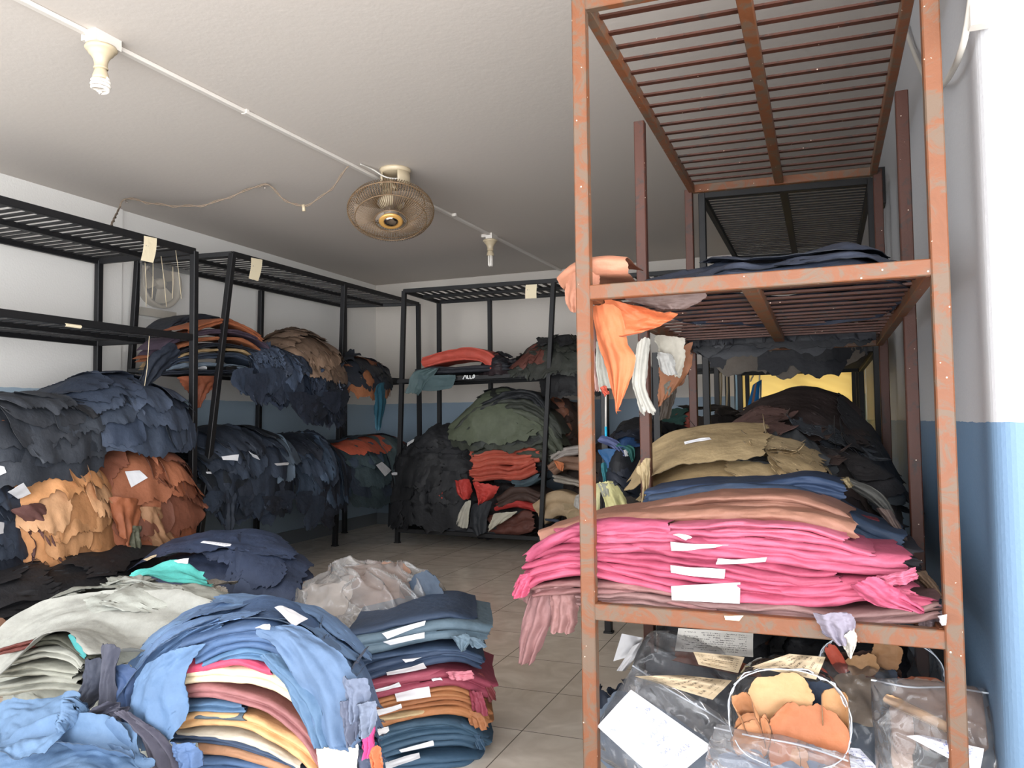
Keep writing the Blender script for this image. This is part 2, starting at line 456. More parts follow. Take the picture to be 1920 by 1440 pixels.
# the back wall with its window opening
WX0, WX1, WZ0, WZ1 = -0.86, 0.36, 0.85, 1.98
b = MB()
b.box((XL, YB, 0), (WX0, YB + 0.2, ZC)); b.box((WX1, YB, 0), (XR + 0.2, YB + 0.2, ZC))
b.box((WX0, YB, 0), (WX1, YB + 0.2, WZ0)); b.box((WX0, YB, WZ1), (WX1, YB + 0.2, ZC))
struct(b.obj('wall_back', WB, loc=(0, 0, 0)))
# right wall and the rounded return facing the entrance
b = MB()
r = 0.06; pts = [(XR, YB + 0.2), (XR, YR + r)]
pts += [(XR + r - r * math.cos(a), YR + r - r * math.sin(a)) for a in np.linspace(0, math.pi / 2, 9)]
pts += [(XR + 2.2, YR - 0.2), (XR + 2.2, YR + 0.25), (XR + 0.2, YR + 0.25), (XR + 0.2, YB + 0.2)]
n = len(pts)
b.add([(x, y, z) for z in (0, ZC) for x, y in pts], [tuple((i + 1) % n if k == 0 else i if k == 1 else n + i if k == 2 else n + (i + 1) % n for k in range(4)) for i in range(n)])
struct(b.obj('wall_right', WR, loc=(0, 0, 0)))
slab('baseboard_left', (XL, 5.06, 0), (XL + 0.016, YB, 0.15), M_SKIRT)
slab('baseboard_left_front', (XL + 0.02, 0.6, 0), (XL + 0.036, 5.06, 0.15), M_SKIRT)
slab('baseboard_back', (XL + 0.016, YB - 0.016, 0), (XR, YB, 0.15), M_SKIRT)
b = MB()
for x in (WX0 + 0.02, -0.25, WX1 - 0.02): b.box((x - 0.02, YB + 0.05, WZ0), (x + 0.02, YB + 0.09, WZ1))
for z in (WZ0 + 0.02, WZ1 - 0.02): b.box((WX0, YB + 0.052, z - 0.02), (WX1, YB + 0.088, z + 0.02))
wf = struct(b.obj('window_1', plain('window_frame_paint', (180, 186, 190), 0.5), loc=(0, 0, 0)))
gm = bpy.data.materials.new('window_glass'); gm.use_nodes = True
N = gm.node_tree.nodes; N.remove(N['Principled BSDF']); t = N.new('ShaderNodeBsdfTransparent'); t.inputs[0].default_value = (0.93, 0.95, 0.95, 1)
g = N.new('ShaderNodeBsdfGlossy'); g.inputs['Roughness'].default_value = 0.03; mxs = N.new('ShaderNodeMixShader'); mxs.inputs[0].default_value = 0.06
gm.node_tree.links.new(t.outputs[0], mxs.inputs[1]); gm.node_tree.links.new(g.outputs[0], mxs.inputs[2]); gm.node_tree.links.new(mxs.outputs[0], N['Material Output'].inputs['Surface'])
b = MB(); b.box((WX0, YB + 0.066, WZ0), (WX1, YB + 0.07, WZ1)); mk('pane', np.concatenate(b.v), b.f, gm, wf, False)

# ------------------------------------------------------------------ racks
def lerp(a, b, t): return np.asarray(a, float) * (1 - t) + np.asarray(b, float) * t


def rack(label, mat, posts, shelves, pw=0.045, rh=0.045, name='shelving_rack', smat=None):
    allp = np.array([q for p in posts for q in p])
    root = thing(name, label, 'shelf rack', (allp[:, 0].mean(), allp[:, 1].mean(), 0))
    for t, bt in posts:
        m = MB(); m.beam(bt, t, pw, pw, (0, 1, 0.001), 0.004)
        m.beam(np.array(bt) + [0, 0, 0.0], np.array(bt) + [0, 0, 0.012], pw + 0.012, pw + 0.012, (0, 1, 0.001))
        m.obj('post', mat, root)
    for sh in shelves:
        a0, a1, b0, b1 = [np.array(q, float) for q in sh['c']]
        m = MB(); h = sh.get('rh', rh)
        m.beam(a0, a1, 0.035, h, (0, 0, 1), 0.003); m.beam(b0, b1, 0.035, h, (0, 0, 1), 0.003)
        m.beam(a0, b0, 0.035, h * 0.96, (0, 0, 1), 0.003); m.beam(a1, b1, 0.035, h * 0.96, (0, 0, 1), 0.003)
        if sh.get('mid', True): m.beam(lerp(a0, b0, .5), lerp(a1, b1, .5), 0.05, h * 0.8, (0, 0, 1), 0.003)
        m.obj('shelf_frame', sh.get('mat', mat), root)
        m = MB(); L = np.linalg.norm(a1 - a0); n = int(L / sh.get('sp', 0.09)); w = sh.get('sw', 0.035)
        for i in range(1, n):
            t = (i + random.uniform(-.06, .06)) / n; t2 = t + random.uniform(-.02, .02) / n
            z = np.array([0, 0, h * 0.25])
            m.beam(lerp(a0, a1, t) + z, lerp(b0, b1, t2) + z, w, 0.008)
        m.obj('shelf_slats', sh.get('smat', mat), root)
    return root


RX0, RX1, RYF, RYM, RYB = -0.73, 0.315, 2.5, 3.47, 4.8
rust = rack('tall orange-rusted steel rack standing closest at the right wall', M_RUST,
     [((RX0, RYF, 2.82), (RX0, RYF, 0)), ((RX1, RYF, 2.84), (RX1, RYF, 0)), ((RX0 - .01, RYM, 2.70), (RX0 - .01, RYM, 0)), ((RX1 + .01, RYM, 2.66), (RX1 + .01, RYM, 0)),
      ((RX0, RYB, 2.75), (RX0, RYB, 0)), ((RX1, RYB, 2.74), (RX1, RYB, 0))],
     [dict(c=((RX0 + .02, RYF, .735), (RX0 + .02, RYB, .735), (RX1 - .02, RYF, .735), (RX1 - .02, RYB, .735)), sp=.115, sw=.03, rh=.055),
      dict(c=((RX0 + .02, RYF, 1.775), (RX0 + .02, RYB, 1.775), (RX1 - .02, RYF, 1.775), (RX1 - .02, RYB, 1.775)), sp=.115, sw=.03, rh=.05),
      dict(c=((RX0 + .02, RYF, 2.755), (RX0 + .02, RYB, 2.755), (RX1 - .02, RYF, 2.735), (RX1 - .02, RYB, 2.735)), sp=.118, sw=.026, rh=.05)], 0.047)
# the posts farther in and the top shelf take the darker rust colour
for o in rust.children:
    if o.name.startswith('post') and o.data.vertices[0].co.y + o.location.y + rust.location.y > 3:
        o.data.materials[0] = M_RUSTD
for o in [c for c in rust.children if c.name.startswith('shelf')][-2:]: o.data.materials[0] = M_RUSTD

EY0, EY1 = 5.3, 7.55
rack('black grating rack directly behind the rusted rack on the right', M_BLACK,
     [((x, y, 2.83 + (.03 if x < 0 else 0)), (x, y, 0)) for y in (EY0, EY1) for x in (-.72, .31)],
     [dict(c=((-.72, EY0, z), (-.72, EY1, z), (.31, EY0, z), (.31, EY1, z)), sp=.062, sw=.024, mid=True) for z in (.75, 1.78)] +
     [dict(c=((-.72, EY0, 2.85), (-.72, EY1, 2.85), (.31, EY0, 2.82), (.31, EY1, 2.82)), sp=.07, sw=.016, mid=True)])
rack('dark rack below the yellow-lit window at the back wall', M_BLACK,
     [((x, y, 2.05), (x, y, 0)) for y in (7.85, 9.0) for x in (-.78, .3)],
     [dict(c=((-.78, 7.85, z), (-.78, 9.0, z), (.3, 7.85, z), (.3, 9.0, z)), sp=.09, sw=.03) for z in (.7, 2.02)])
AX, AB = -4.6, -5.58
rack('black rack at the left edge, empty on its two upper shelves', M_BLACK,
     [((AX, 4.8, 2.73), (AX, 4.8, 0)), ((AX, 2.75, 2.73), (AX, 2.75, 0)), ((AB, 4.76, 2.73), (AB, 4.76, 0)), ((AB, 2.75, 2.73), (AB, 2.75, 0))],
     [dict(c=((AX, 2.75, z), (AX, 4.8, z), (AB, 2.75, z), (AB, 4.76, z)), sp=.083, sw=.04, rh=.05) for z in (.6, 1.3, 2.045, 2.73)], 0.05)
BX, BB = -4.74, -5.58
rack('black two-bay rack along the left wall with leaning front post', M_BLACK,
     [((BX, 5.39, 2.84), tuple(at(360, 1150, X=BX + .1)[:2]) + (0,)), ((BX, 7.1, 2.85), tuple(at(628, 1024, Z=0)[:2]) + (0,)), ((BX, 8.75, 2.86), (BX + .03, 8.72, 0)),
      (tuple(at(259, 490, X=BB)), (BB, 4.98, 0)), (tuple(at(490, 545, X=BB)), (BB, 6.72, 0)), (tuple(at(646, 574, X=BB)), (BB, 8.36, 0))],
     [dict(c=((BX, 5.39, 2.84), (BX, 8.75, 2.86), tuple(at(259, 490, X=BB)), tuple(at(646, 574, X=BB))), sp=.085, sw=.022),
      dict(c=((BX, 5.3, 1.845), (BX, 8.75, 1.875), (BB, 5.08, 1.83), (BB, 8.38, 1.83)), sp=.08, sw=.035),
      dict(c=((BX + .03, 5.2, .89), (BX, 8.74, .92), (BB, 5.0, .89), (BB, 8.38, .92)), sp=.08, sw=.035)], 0.05)
CY, CB = 7.72, 8.6
rack('long black rack along the back wall holding jumbled dark hides', M_BLACK,
     [(tuple(at(758, 546, Y=CY)), tuple(at(745, 1018, Z=0)[:2]) + (0,)), (tuple(at(1038, 530, Y=CY)), (-2.74, CY - .1, 0)), ((-.95, CY, 2.8), (-.95, CY, 0)),
      ((-4.37, CB, 2.84), (-4.38, CB, 0)), ((-3.69, CB, 2.83), (-3.69, CB, 0)), ((-2.31, CB, 2.82), (-2.31, CB, 0)), ((-.95, CB, 2.8), (-.95, CB, 0))],
     [dict(c=(tuple(at(758, 546, Y=CY)), (-.95, CY, 2.8), (-4.37, CB, 2.84), (-.95, CB, 2.8)), sp=.1, sw=.04),
      dict(c=(tuple(at(747, 715, Y=CY)), (-.95, CY, 1.87), (-4.38, CB, 1.83), (-.95, CB, 1.87)), sp=.1, sw=.05),
      dict(c=(tuple(at(747, 994, Y=CY)), (-.95, CY, .12), (-4.38, CB, .15), (-.95, CB, .12)), sp=.1, sw=.06)], 0.048)
rack('low black stand between the rusted rack and the long back rack', M_BLACK,
     [((x, y, 1.78), (x, y, 0)) for x in (-1.32, -.98) for y in (4.95, 6.4)],
     [dict(c=((-1.32, 4.95, z), (-1.32, 6.4, z), (-.98, 4.95, z), (-.98, 6.4, z)), sp=.1, sw=.04, mid=False) for z in (.9,)], 0.045)
# white paint mark on the back rack's middle rail
m = MB(); o = at(868, 712, Y=CY - .03)
for pts in ([(868, 711), (872, 704), (875, 710)], [(876, 703.5), (877, 709.5), (880, 709.5)], [(881, 703.5), (882, 709.5), (885, 709.5)], [(886, 709.5), (888, 703), (890, 704.5), (889, 708), (886.5, 709)]):
    m.tube(catmull([at(x, y, Y=CY - .03) for x, y in pts], 12), 0.006, 6)
mk_ = m.obj('painted_mark', plain('white_marker_paint', (230, 232, 232), 0.6)); tag(mk_, 'small white lettering painted on the back rack middle rail', 'lettering')

# ------------------------------------------------------------------ ceiling: conduit, lamps, fan, wires
cp = [at(40, 0, Z=ZC - .012), at(640, 305, Z=ZC - .012), at(1068, 515, Z=ZC - .012)]
d = (cp[2] - cp[0]); c0 = cp[0] - d / np.linalg.norm(d) * 1.0; c1 = cp[2] + d / np.linalg.norm(d) * 0.0
root = thing('cable_conduit', 'white plastic cable conduit running along the ceiling', 'conduit', (c0 + c1) / 2)
m = MB(); m.beam(c0, c1, .034, .022, (0, 0, 1), .003); m.obj('channel', M_PVC, root)
for px in ((460, 210), (852, 403)):
    q = at(*px, Z=ZC - .012); dd = d / np.linalg.norm(d)
    m = MB(); m.beam(q - dd * .012, q + dd * .012, .04, .027, (0, 0, 1), .002); m.obj('joint_cover', M_PVC, root)


def lamp(px, kind, label):
    p = at(*px, Z=ZC); root = thing('bulb_holder', label, 'lamp', p)
    m = MB(); m.box(p + [-.018, -.075, -.055], p + [.05, .075, 0]); m.box(p + [-.075, -.05, -.03], p + [-.018, .05, 0]); m.obj('junction_box', M_PVC, root)
    m = MB(); m.lathe([(0, -.055), (.07, -.055), (.074, -.066), (.066, -.076), (.058, -.08), (.056, -.09), (.045, -.1), (.036, -.115), (.03, -.135), (.03, -.155), (.033, -.158), (.033, -.163), (0, -.163)], p, k=28)
    m.obj('holder_rose', M_CREAM, root, True)
    m = MB(); m.lathe([(0, -.16), (.026, -.165), (.029, -.175), (.037, -.2), (.038, -.212), (.034, -.216), (0, -.216)], p, k=24); bb = m.obj('bulb_base', M_CREAM, root, True)
    m = MB()
    if kind == 'spiral':
        t = np.linspace(0, 1, 90); a = t * 2 * math.pi * 3.4; rr = .034 + .006 * np.sin(t * math.pi)
        P = np.stack([p[0] + rr * np.cos(a), p[1] + rr * np.sin(a), p[2] - .212 - t * .058], 1); m.tube(P, .0075, 8)
        m.tube(catmull([P[-1], p + [0, 0, -.274], p + [-.03, .01, -.262]], 12), .0075, 8)
    else:
        for sx in (-.012, .012):
            for sy in (-.012, .012):
                m.tube([p + [sx, sy, -.21], p + [sx, sy, -.31], p + [sx * .6, sy * .6, -.322]], .0095, 8)
    m.obj('bulb_tube', M_TUBE, root, True)
    return root


lamp((190, 68), 'spiral', 'spiral energy-saving bulb in cream ceiling holder, near top left corner')
lamp((919, 440), 'stick', 'straight-tube energy-saving bulb in ceiling holder beyond the fan')

# orbit fan
fp = at(741, 318, Z=ZC); fc = at(733, 396, Y=fp[1] - .03); tgt = EYE - fc; tgt /= np.linalg.norm(tgt)
ax = np.array([tgt[0] * .42, tgt[1] * .42, -.9]); ax /= np.linalg.norm(ax)
root = thing('ceiling_fan', 'old cream wire-caged orbit fan hanging from the ceiling', 'fan', fp)
m = MB(); m.lathe([(0, 0), (.115, 0), (.118, -.012), (.11, -.03), (.1, -.035), (0, -.035)], fp, k=32)
m.obj('mounting_plate', M_CREAM, root, True)
for a0, a1 in ((-.9, .7), (2.2, 4.1)):
    m = MB()
    A = np.linspace(a0, a1, 12); V = []; F = []
    for rr in (.112, .1):
        for z0 in (-.03, -.13):
            V += [fp + [rr * math.cos(a), rr * math.sin(a), z0] for a in A]
    k = 12
    for i in range(k - 1):
        F += [(i, i + 1, k + i + 1, k + i), (2 * k + i, 3 * k + i, 3 * k + i + 1, 2 * k + i + 1), (k + i, k + i + 1, 3 * k + i + 1, 3 * k + i), (i, 2 * k + i, 2 * k + i + 1, i + 1)]
    F += [(0, k, 3 * k, 2 * k), (k - 1, 3 * k - 1, 4 * k - 1, 2 * k - 1)]
    m.add(V, F); m.obj('bracket_arm', M_CREAM, root, True)
m = MB(); hb = fc - ax * .05
m.lathe([(0, .13), (.05, .13), (.075, .11), (.085, .06), (.085, .0), (.07, -.02), (0, -.02)], hb, tuple(-ax), 28); m.obj('motor_housing', M_CREAM, root, True)
m = MB(); m.tube([fp + [0, 0, -.12], hb - ax * .1], .03, 12); m.obj('swivel_stem', M_CREAM, root, True)
av = Vector(ax); u = av.orthogonal().normalized(); v = av.cross(u); u = np.array(u); v = np.array(v)
R = .32


def ring(rad, h, k=56): return [fc + ax * h + rad * (u * math.cos(t) + v * math.sin(t)) for t in np.linspace(0, 2 * math.pi, k, endpoint=False)]


m = MB()
prof = [(.105, -.075), (.2, -.075), (.29, -.06), (.318, -.015), (.318, .02), (.29, .06), (.2, .085), (.12, .09)]
for i in range(96):
    t = 2 * math.pi * i / 96; dr = u * math.cos(t) + v * math.sin(t)
    m.tube([fc + ax * h + dr * q for q, h in prof], .0024, 4)
for rad, h, w in ((.105, -.075, .004), (.318, 0, .005), (.262, .068, .004), (.12, .09, .005), (.25, -.069, .004)): m.tube(ring(rad, h), w, 6, True)
m.obj('wire_cage', M_FANC, root, True)
m = MB(); m.lathe([(.055, .088), (.085, .088), (.09, .096), (.078, .106), (.055, .104)], fc, tuple(ax), 32); m.obj('gold_ring', M_GOLD, root, True)
m = MB(); m.lathe([(.056, .09), (.053, .105), (.03, .114), (0, .117)], fc, tuple(ax), 28); m.obj('centre_cap', M_CHROME, root, True)
m = MB(); m.lathe([(0, .05), (.05, .05), (.055, -.01), (0, -.02)], fc, tuple(ax), 20); m.obj('hub', M_BLADE, root, True)
for kk in range(3):
    t0 = 2 * math.pi * kk / 3 + .4; P = np.zeros((14, 10, 3))
    for i in range(14):
        for j in range(10):
            q = .05 + .22 * i / 13; t = t0 + (j / 9 - .5) * (.75 - .12 * math.sin(i / 13 * 3.1)); h = .02 + (j / 9 - .5) * .05
            P[i, j] = fc + ax * h + q * (u * math.cos(t) + v * math.sin(t))
    V, F = sheet_mesh(P, .002); mk('blade', V, F, M_BLADE, root)
m = MB(); m.tube(catmull([fp + [-.15, -.24, -.012], fp + [-.12, -.12, -.02], fp + [-.02, -.11, -.085], fp + [.07, -.08, -.1], fp + [.09, -.02, -.06]], 40), .006, 6); m.obj('supply_cable', M_GREYC, root, True)

# sagging wire with its ceiling hooks
wp = [at(652, 312, Z=ZC - .03), at(620, 355, Y=4.85), at(570, 386, Y=4.9), at(530, 372, Y=4.92), at(510, 352, Y=4.92), at(495, 345, Z=ZC - .02), at(455, 360, Y=4.9), at(380, 385, Y=4.85), at(300, 384, Y=4.8), at(236, 373, Z=ZC - .02), at(222, 395, Y=4.73), at(208, 424, X=AX - .02)]
root = thing('hanging_wire', 'thin brown wire sagging between hooks under the ceiling', 'wire', wp[5])
W = catmull(wp, 120); m = MB(); m.tube(W, .005, 6); q = W.copy(); q[:, 2] += .012 * np.sin(np.arange(120) * .7); q[:, 0] += .01 * np.cos(np.arange(120) * .7); m.tube(q, .004, 6); m.obj('twisted_strands', M_WIRE, root, True)
for px in ((495, 344), (236, 372)):
    p = at(*px, Z=ZC); m = MB(); m.tube([p, p + [0, 0, -.03], p + [.012, 0, -.04], p + [.016, 0, -.028]], .004, 6); m.obj('ceiling_hook', M_CHROME, root, True)
m = MB(); p = at(569, 384, Y=4.9); m.tube([p, p + [.004, 0, -.05]], .013, 8); m.obj('wire_connector', M_CREAM, root, True)

# exhaust fan in the left wall
ec = at(300, 532, X=XL + .06); root = thing('exhaust_fan', 'dusty plastic-wrapped exhaust fan set in the left wall', 'exhaust fan', ec); ex = (1, 0, 0)
m = MB(); m.lathe([(.215, -.06), (.23, .03), (.222, .045), (.195, .03), (.19, -.05)], ec, ex, 36); m.obj('housing_ring', M_OLDW, root, True)
m = MB(); m.lathe([(0, -.045), (.2, -.045)], ec, ex, 30); m.obj('back_plate', plain('dim_louvre', (84, 80, 76), .7), root, True)
m = MB(); m.lathe([(0, .05), (.035, .045), (.05, .02), (.05, -.03)], ec, ex, 20); m.obj('hub', M_OLDW, root, True)
for kk in range(3):
    t0 = 2 * math.pi * kk / 3 + .9; P = np.zeros((10, 8, 3))
    for i in range(10):
        for j in range(8):
            q = .04 + .14 * i / 9; t = t0 + (j / 7 - .5) * 1.15; P[i, j] = ec + [(j / 7 - .5) * .05, q * math.cos(t), q * math.sin(t)]
    V, F = sheet_mesh(P, .003); mk('blade', V, F, M_OLDW, root)
m = MB(); m.box(ec + [-.05, -.22, -.31], ec + [.0, .2, -.24]); m.obj('broken_sill', M_OLDW, root)
P = np.zeros((26, 30, 3))
for i in range(26):
    for j in range(30):
        y = (j / 29 - .5) * .62; z = .2 - i / 25 * .56 + .03 * vn(j * .3, 2, 5) * (i / 25)
        P[i, j] = ec + [.085 + .007 * float(fbm(y * 4, z * 4, 3, 2)), y, z]
V, F = sheet_mesh(P, .0008); fm = bpy.data.materials.new('thin_film'); fm.use_nodes = True; N = fm.node_tree.nodes; N.remove(N['Principled BSDF']); t_ = N.new('ShaderNodeBsdfTransparent'); d_ = N.new('ShaderNodeBsdfDiffuse'); d_.inputs[0].default_value = (.8, .78, .74, 1)
x_ = N.new('ShaderNodeMixShader'); x_.inputs[0].default_value = .12; fm.node_tree.links.new(t_.outputs[0], x_.inputs[1]); fm.node_tree.links.new(d_.outputs[0], x_.inputs[2]); fm.node_tree.links.new(x_.outputs[0], N['Material Output'].inputs['Surface'])
mk('torn_plastic_cover', V, F, fm, root)

# strings, tags, cables
sg = 'thin strings hanging in front of the exhaust fan'
for x0, y0, x1, y1 in ((272, 492, 274, 575), (287, 492, 285, 560), (302, 480, 312, 575), (324, 500, 323, 560), (328, 460, 340, 560)):
    m = MB(); m.tube([at(x0, y0, X=AX - .1), at((x0 + x1) / 2 + 1, (y0 + y1) / 2, X=AX - .09), at(x1, y1, X=AX - .1)], .0022, 5)
    tag(m.obj('hanging_string', M_STRING, None, True), 'thin pale string hanging off the left rack top in front of exhaust fan', 'string', sg)
m = MB(); m.tube([at(280, 630, X=AX + .03), at(276, 690, X=AX + .04), at(271, 724, X=AX + .03)], .0028, 5)
tag(m.obj('hanging_string', M_STRING, None, True), 'short tan string hanging below the left rack second shelf', 'string')


def tagcard(px, X=None, Y=None, label='', mat=None, off=(0, 0, 0)):
    c = [at(x, y, X=X, Y=Y) + np.array(off) for x, y in px]             # tl, tr, br, bl
    P = np.zeros((8, 8, 3)); uv = []
    for i in range(8):
        for j in range(8):
            u_, v_ = j / 7, i / 7
            P[i, j] = lerp(lerp(c[0], c[1], u_), lerp(c[3], c[2], u_), v_)
            uv.append((u_, 1 - v_))
    nn = nrm(P); P += nn * (.01 * np.sin(np.linspace(0, 3.1, 8)))[:, None, None]
    V, F = sheet_mesh(P, .0016); k = len(V) - 128
    uvs = uv + uv + [(0, 0)] * k
    o = mk('card_tag', V, F, mat or M_TAG, None, uv=uvs)
    return tag(o, label, 'tag')


tagcard([(270, 442), (294, 447), (287, 493), (264, 488)], X=AX + .035, label='cream handwritten card hanging from the left rack top rail')
tagcard([(471, 483), (492, 487), (484, 527), (466, 522)], X=BX + .035, label='cream card hanging from the two-bay rack top rail')
tagcard([(986, 534), (1007, 533), (1006, 559), (985, 560)], Y=CY - .035, label='tan card hanging from the long back rack top rail')
tagcard([(122, 606), (152, 610), (151, 616), (122, 612)], X=AX + .03, label='small cream sticker on the left rack second shelf rail', off=(.0, 0, 0))

cab = [at(1823, -30, X=XR - .02), at(1819, 10, X=XR - .02), at(1808, 75, X=XR - .03), at(1790, 125, X=XR - .035), at(1764, 162, X=XR - .035), at(1738, 150, X=XR - .03), at(1716, 105, X=XR - .02), at(1700, 60, X=XR - .02), at(1692, 30, X=XR - .02)]
m = MB(); m.tube(catmull(cab, 60), .009, 8); tag(m.obj('looped_cable', M_GREYC, None, True), 'pale cable looping down the right wall behind the rusted post', 'cable')
tp = at(1838, 50, Y=YR - .02); m = MB(); m.beam(tp, tp + [-.0, 0, .4], .05, .04, (0, 1, 0), .003)
tag(m.obj('cable_trunking', M_PVC), 'white square trunking on the front return wall, top right', 'trunking')
q = at(1659, 352, X=XR); m = MB(); m.box(q + [-.05, -.08, -.12], q + [-.001, .08, .12]); tag(m.obj('junction_box', M_BLACK), 'dark box mounted on the right wall behind the rusted rack', 'box')
m = MB(); m.tube([q + [-.02, 0, -.12], q + [-.02, .02, -.7], q + [-.02, .0, -1.2]], .008, 6); tag(m.obj('wall_cable', M_GREYC, None, True), 'straight pale cable dropping below the dark wall box', 'cable')

# ------------------------------------------------------------------ leather: generators
_seed = [100]


def sd():
    _seed[0] += 1; return _seed[0]


def hide(V, F, rgb, label, group=None, name='leather_hide', cat='leather hide', rough=0.62, gain=1.0, parent=None):
    V = np.array(V); V[:, 0] = np.clip(V[:, 0], XL + .045, np.where(V[:, 1] > 2.45, XR - .014, 9)); V[:, 1] = np.minimum(V[:, 1], YB - .03)
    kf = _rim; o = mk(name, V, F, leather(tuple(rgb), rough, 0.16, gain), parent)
    o.data.materials.append(leather(tuple(int(c * .62) for c in rgb), rough, 0.1, gain))          # cut edge painted darker, standing in for the shade between layers
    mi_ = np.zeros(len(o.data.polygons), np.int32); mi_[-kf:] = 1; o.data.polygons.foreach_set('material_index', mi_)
    return tag(o, label, cat, group) if parent is None else o


def warp(nu, nv, s, au0, au1, av0, av1, n=1.0, corner=0.05):
    u = np.linspace(0, 1, nu)[:, None]; v = np.linspace(0, 1, nv)[None, :]
    vv, uu = v[0], u[:, 0]
    c = corner * np.abs(2 * vv - 1) ** 5
    lo = jag(vv, s, au0, n) + c; hi = 1 + jag(vv, s + 40, au1, n) - c
    U = lo[None, :] + (hi - lo)[None, :] * u
    cu = corner * np.abs(2 * uu - 1) ** 5
    lo = jag(uu, s + 80, av0, n) + cu; hi = 1 + jag(uu, s + 120, av1, n) - cu
    Vv = lo[:, None] + (hi - lo)[:, None] * v
    return U, Vv


def fold(rgb, label, path, plane=None, t=0.035, dep=(0, 1, 0), D=0.35, m=2, end=(0.05, 0.05), nu=70, amp=0.006, group=None, ins=0.018, seed=None, rough=0.62, gain=1.0, sub=None, **kw):
    """a hide folded into a flat bundle, its folded edge to the viewer, laid along a path"""
    s = seed or sd()
    P0 = np.array([pt(p, plane) for p in path]); P = catmull(P0, 160)
    dep = np.array(dep, float); dep /= np.linalg.norm(dep)
    L = np.sum(np.linalg.norm(np.diff(P, axis=0), axis=1))
    T = np.gradient(P, axis=0); T /= np.linalg.norm(T, axis=1)[:, None]
    UP = np.cross(T, dep); UP /= np.linalg.norm(UP, axis=1)[:, None]
    sec = [(d, 0., 0) for d in np.linspace(D, .03, 6)]
    for i in range(m):
        for k in range(11):
            ta = (k + .5) / 11; sec.append((ins * (1 - math.sin(math.pi * ta) ** .5), (i + ta) / m, i))
    sec += [(d, 1., m - 1) for d in np.linspace(.03, D, 6)]
    sec = np.array(sec); nv = len(sec); v = np.linspace(0, 1, nv)
    e0, e1 = end
    lo = jag(v, s, .6 * e0 / L, 1.4); hi = 1 + jag(v, s + 7, .6 * e1 / L, 1.4)
    u = np.linspace(0, 1, nu)[:, None]; U = lo[None] + (hi - lo)[None] * u
    idx = np.linspace(-0.15, 1.15, 210); Pe = np.vstack([P[0] + (P[0] - P[1]) * k for k in range(25, 0, -1)] + [P] + [P[-1] + (P[-1] - P[-2]) * k for k in range(1, 26)])
    UPe = np.vstack([np.repeat(UP[:1], 25, 0), UP, np.repeat(UP[-1:], 25, 0)]); ide = np.arange(-25, 185) / 159.
    g = lambda A: np.stack([np.interp(U, ide, A[:, k]) for k in range(3)], 2)
    B = g(Pe); N = g(UPe)
    lob = sec[:, 2][None] + 0 * U
    z = sec[:, 1][None] * (1 + .22 * fbm(U * L * 5, 0 * U, s + 3, 2)) + .16 / m * fbm(U * L * 4, lob * 3.3, s + 5, 2) * np.sin(np.pi * sec[:, 1])[None]
    d = sec[:, 0][None] + .012 * fbm(U * L * 4, lob * 5.1 + 2, s + 11, 2) + amp * fbm(U * L * 14, z * 4, s + 13, 2)
    Q = B + N * (z * t)[..., None] + dep * d[..., None]
    Q += N * (amp * .7 * fbm(U * L * 9, d * 20, s + 21, 3))[..., None]
    Vv, F = sheet_mesh(Q, .0022)
    return hide(Vv, F, rgb, label, group, rough=rough, gain=gain, **kw)


def pt(p, plane=None):
    if plane == '3d': return np.array(p, float)
    if len(p) == 3:
        ax_ = plane[0] if plane else 'Y'
        return at(p[0], p[1], **{ax_: p[2]})
    return at(p[0], p[1], **{plane[0]: plane[1]})


def strip(rgb, label, Lp, Rp, plane=None, nu=44, nv=26, bulge=0.02, folds=0.012, ff=3.0, jg=(0.02, 0.06, 0.05), group=None, th=0.0024, rough=0.62, gain=1.0, curl=0.0, seed=None, corner=0.04, **kw):
    """a single loose hide hanging or lying between two curves"""
    s = seed or sd()
    A = catmull([pt(p, plane) for p in Lp], 80); B = catmull([pt(p, plane) for p in Rp], 80)
    U, Vv = warp(nu, nv, s, jg[0], jg[1], jg[2], jg[2], 1.0, corner)
    id_ = np.linspace(0, 1, 80)
    g = lambda A_: np.stack([np.interp(U, id_, A_[:, k]) for k in range(3)], 2)
    a, b_ = g(A), g(B); P = a + (b_ - a) * Vv[..., None]
    # let the torn ends run past the curves
    eu = np.clip(U - 1, 0, 1)[..., None] * (A[-1] - A[0]) + np.clip(U, -1, 0)[..., None] * (A[-1] - A[0]); P = P + eu
    N = nrm(P); w = np.linalg.norm(B[40] - A[40])
    h = bulge * np.sin(np.pi * np.clip(Vv, 0, 1)) + folds * (np.sin(Vv * ff * 2 * np.pi + 2 * fbm(U * 2, Vv, s, 2) + s) * np.clip(U * 1.3, 0, 1) * .6 + fbm(U * 4, Vv * 4, s + 9, 3) * .9)
    h = h + folds * .55 * ridge(U * 2.5 + s, Vv * 2.5, s + 19, 3)
    h = h + curl * np.abs(2 * Vv - 1) ** 4 + curl * U ** 5
    P = P + N * h[..., None]
    V, F = sheet_mesh(P, th)
    return hide(V, F, rgb, label, group, rough=rough, gain=gain, **kw)


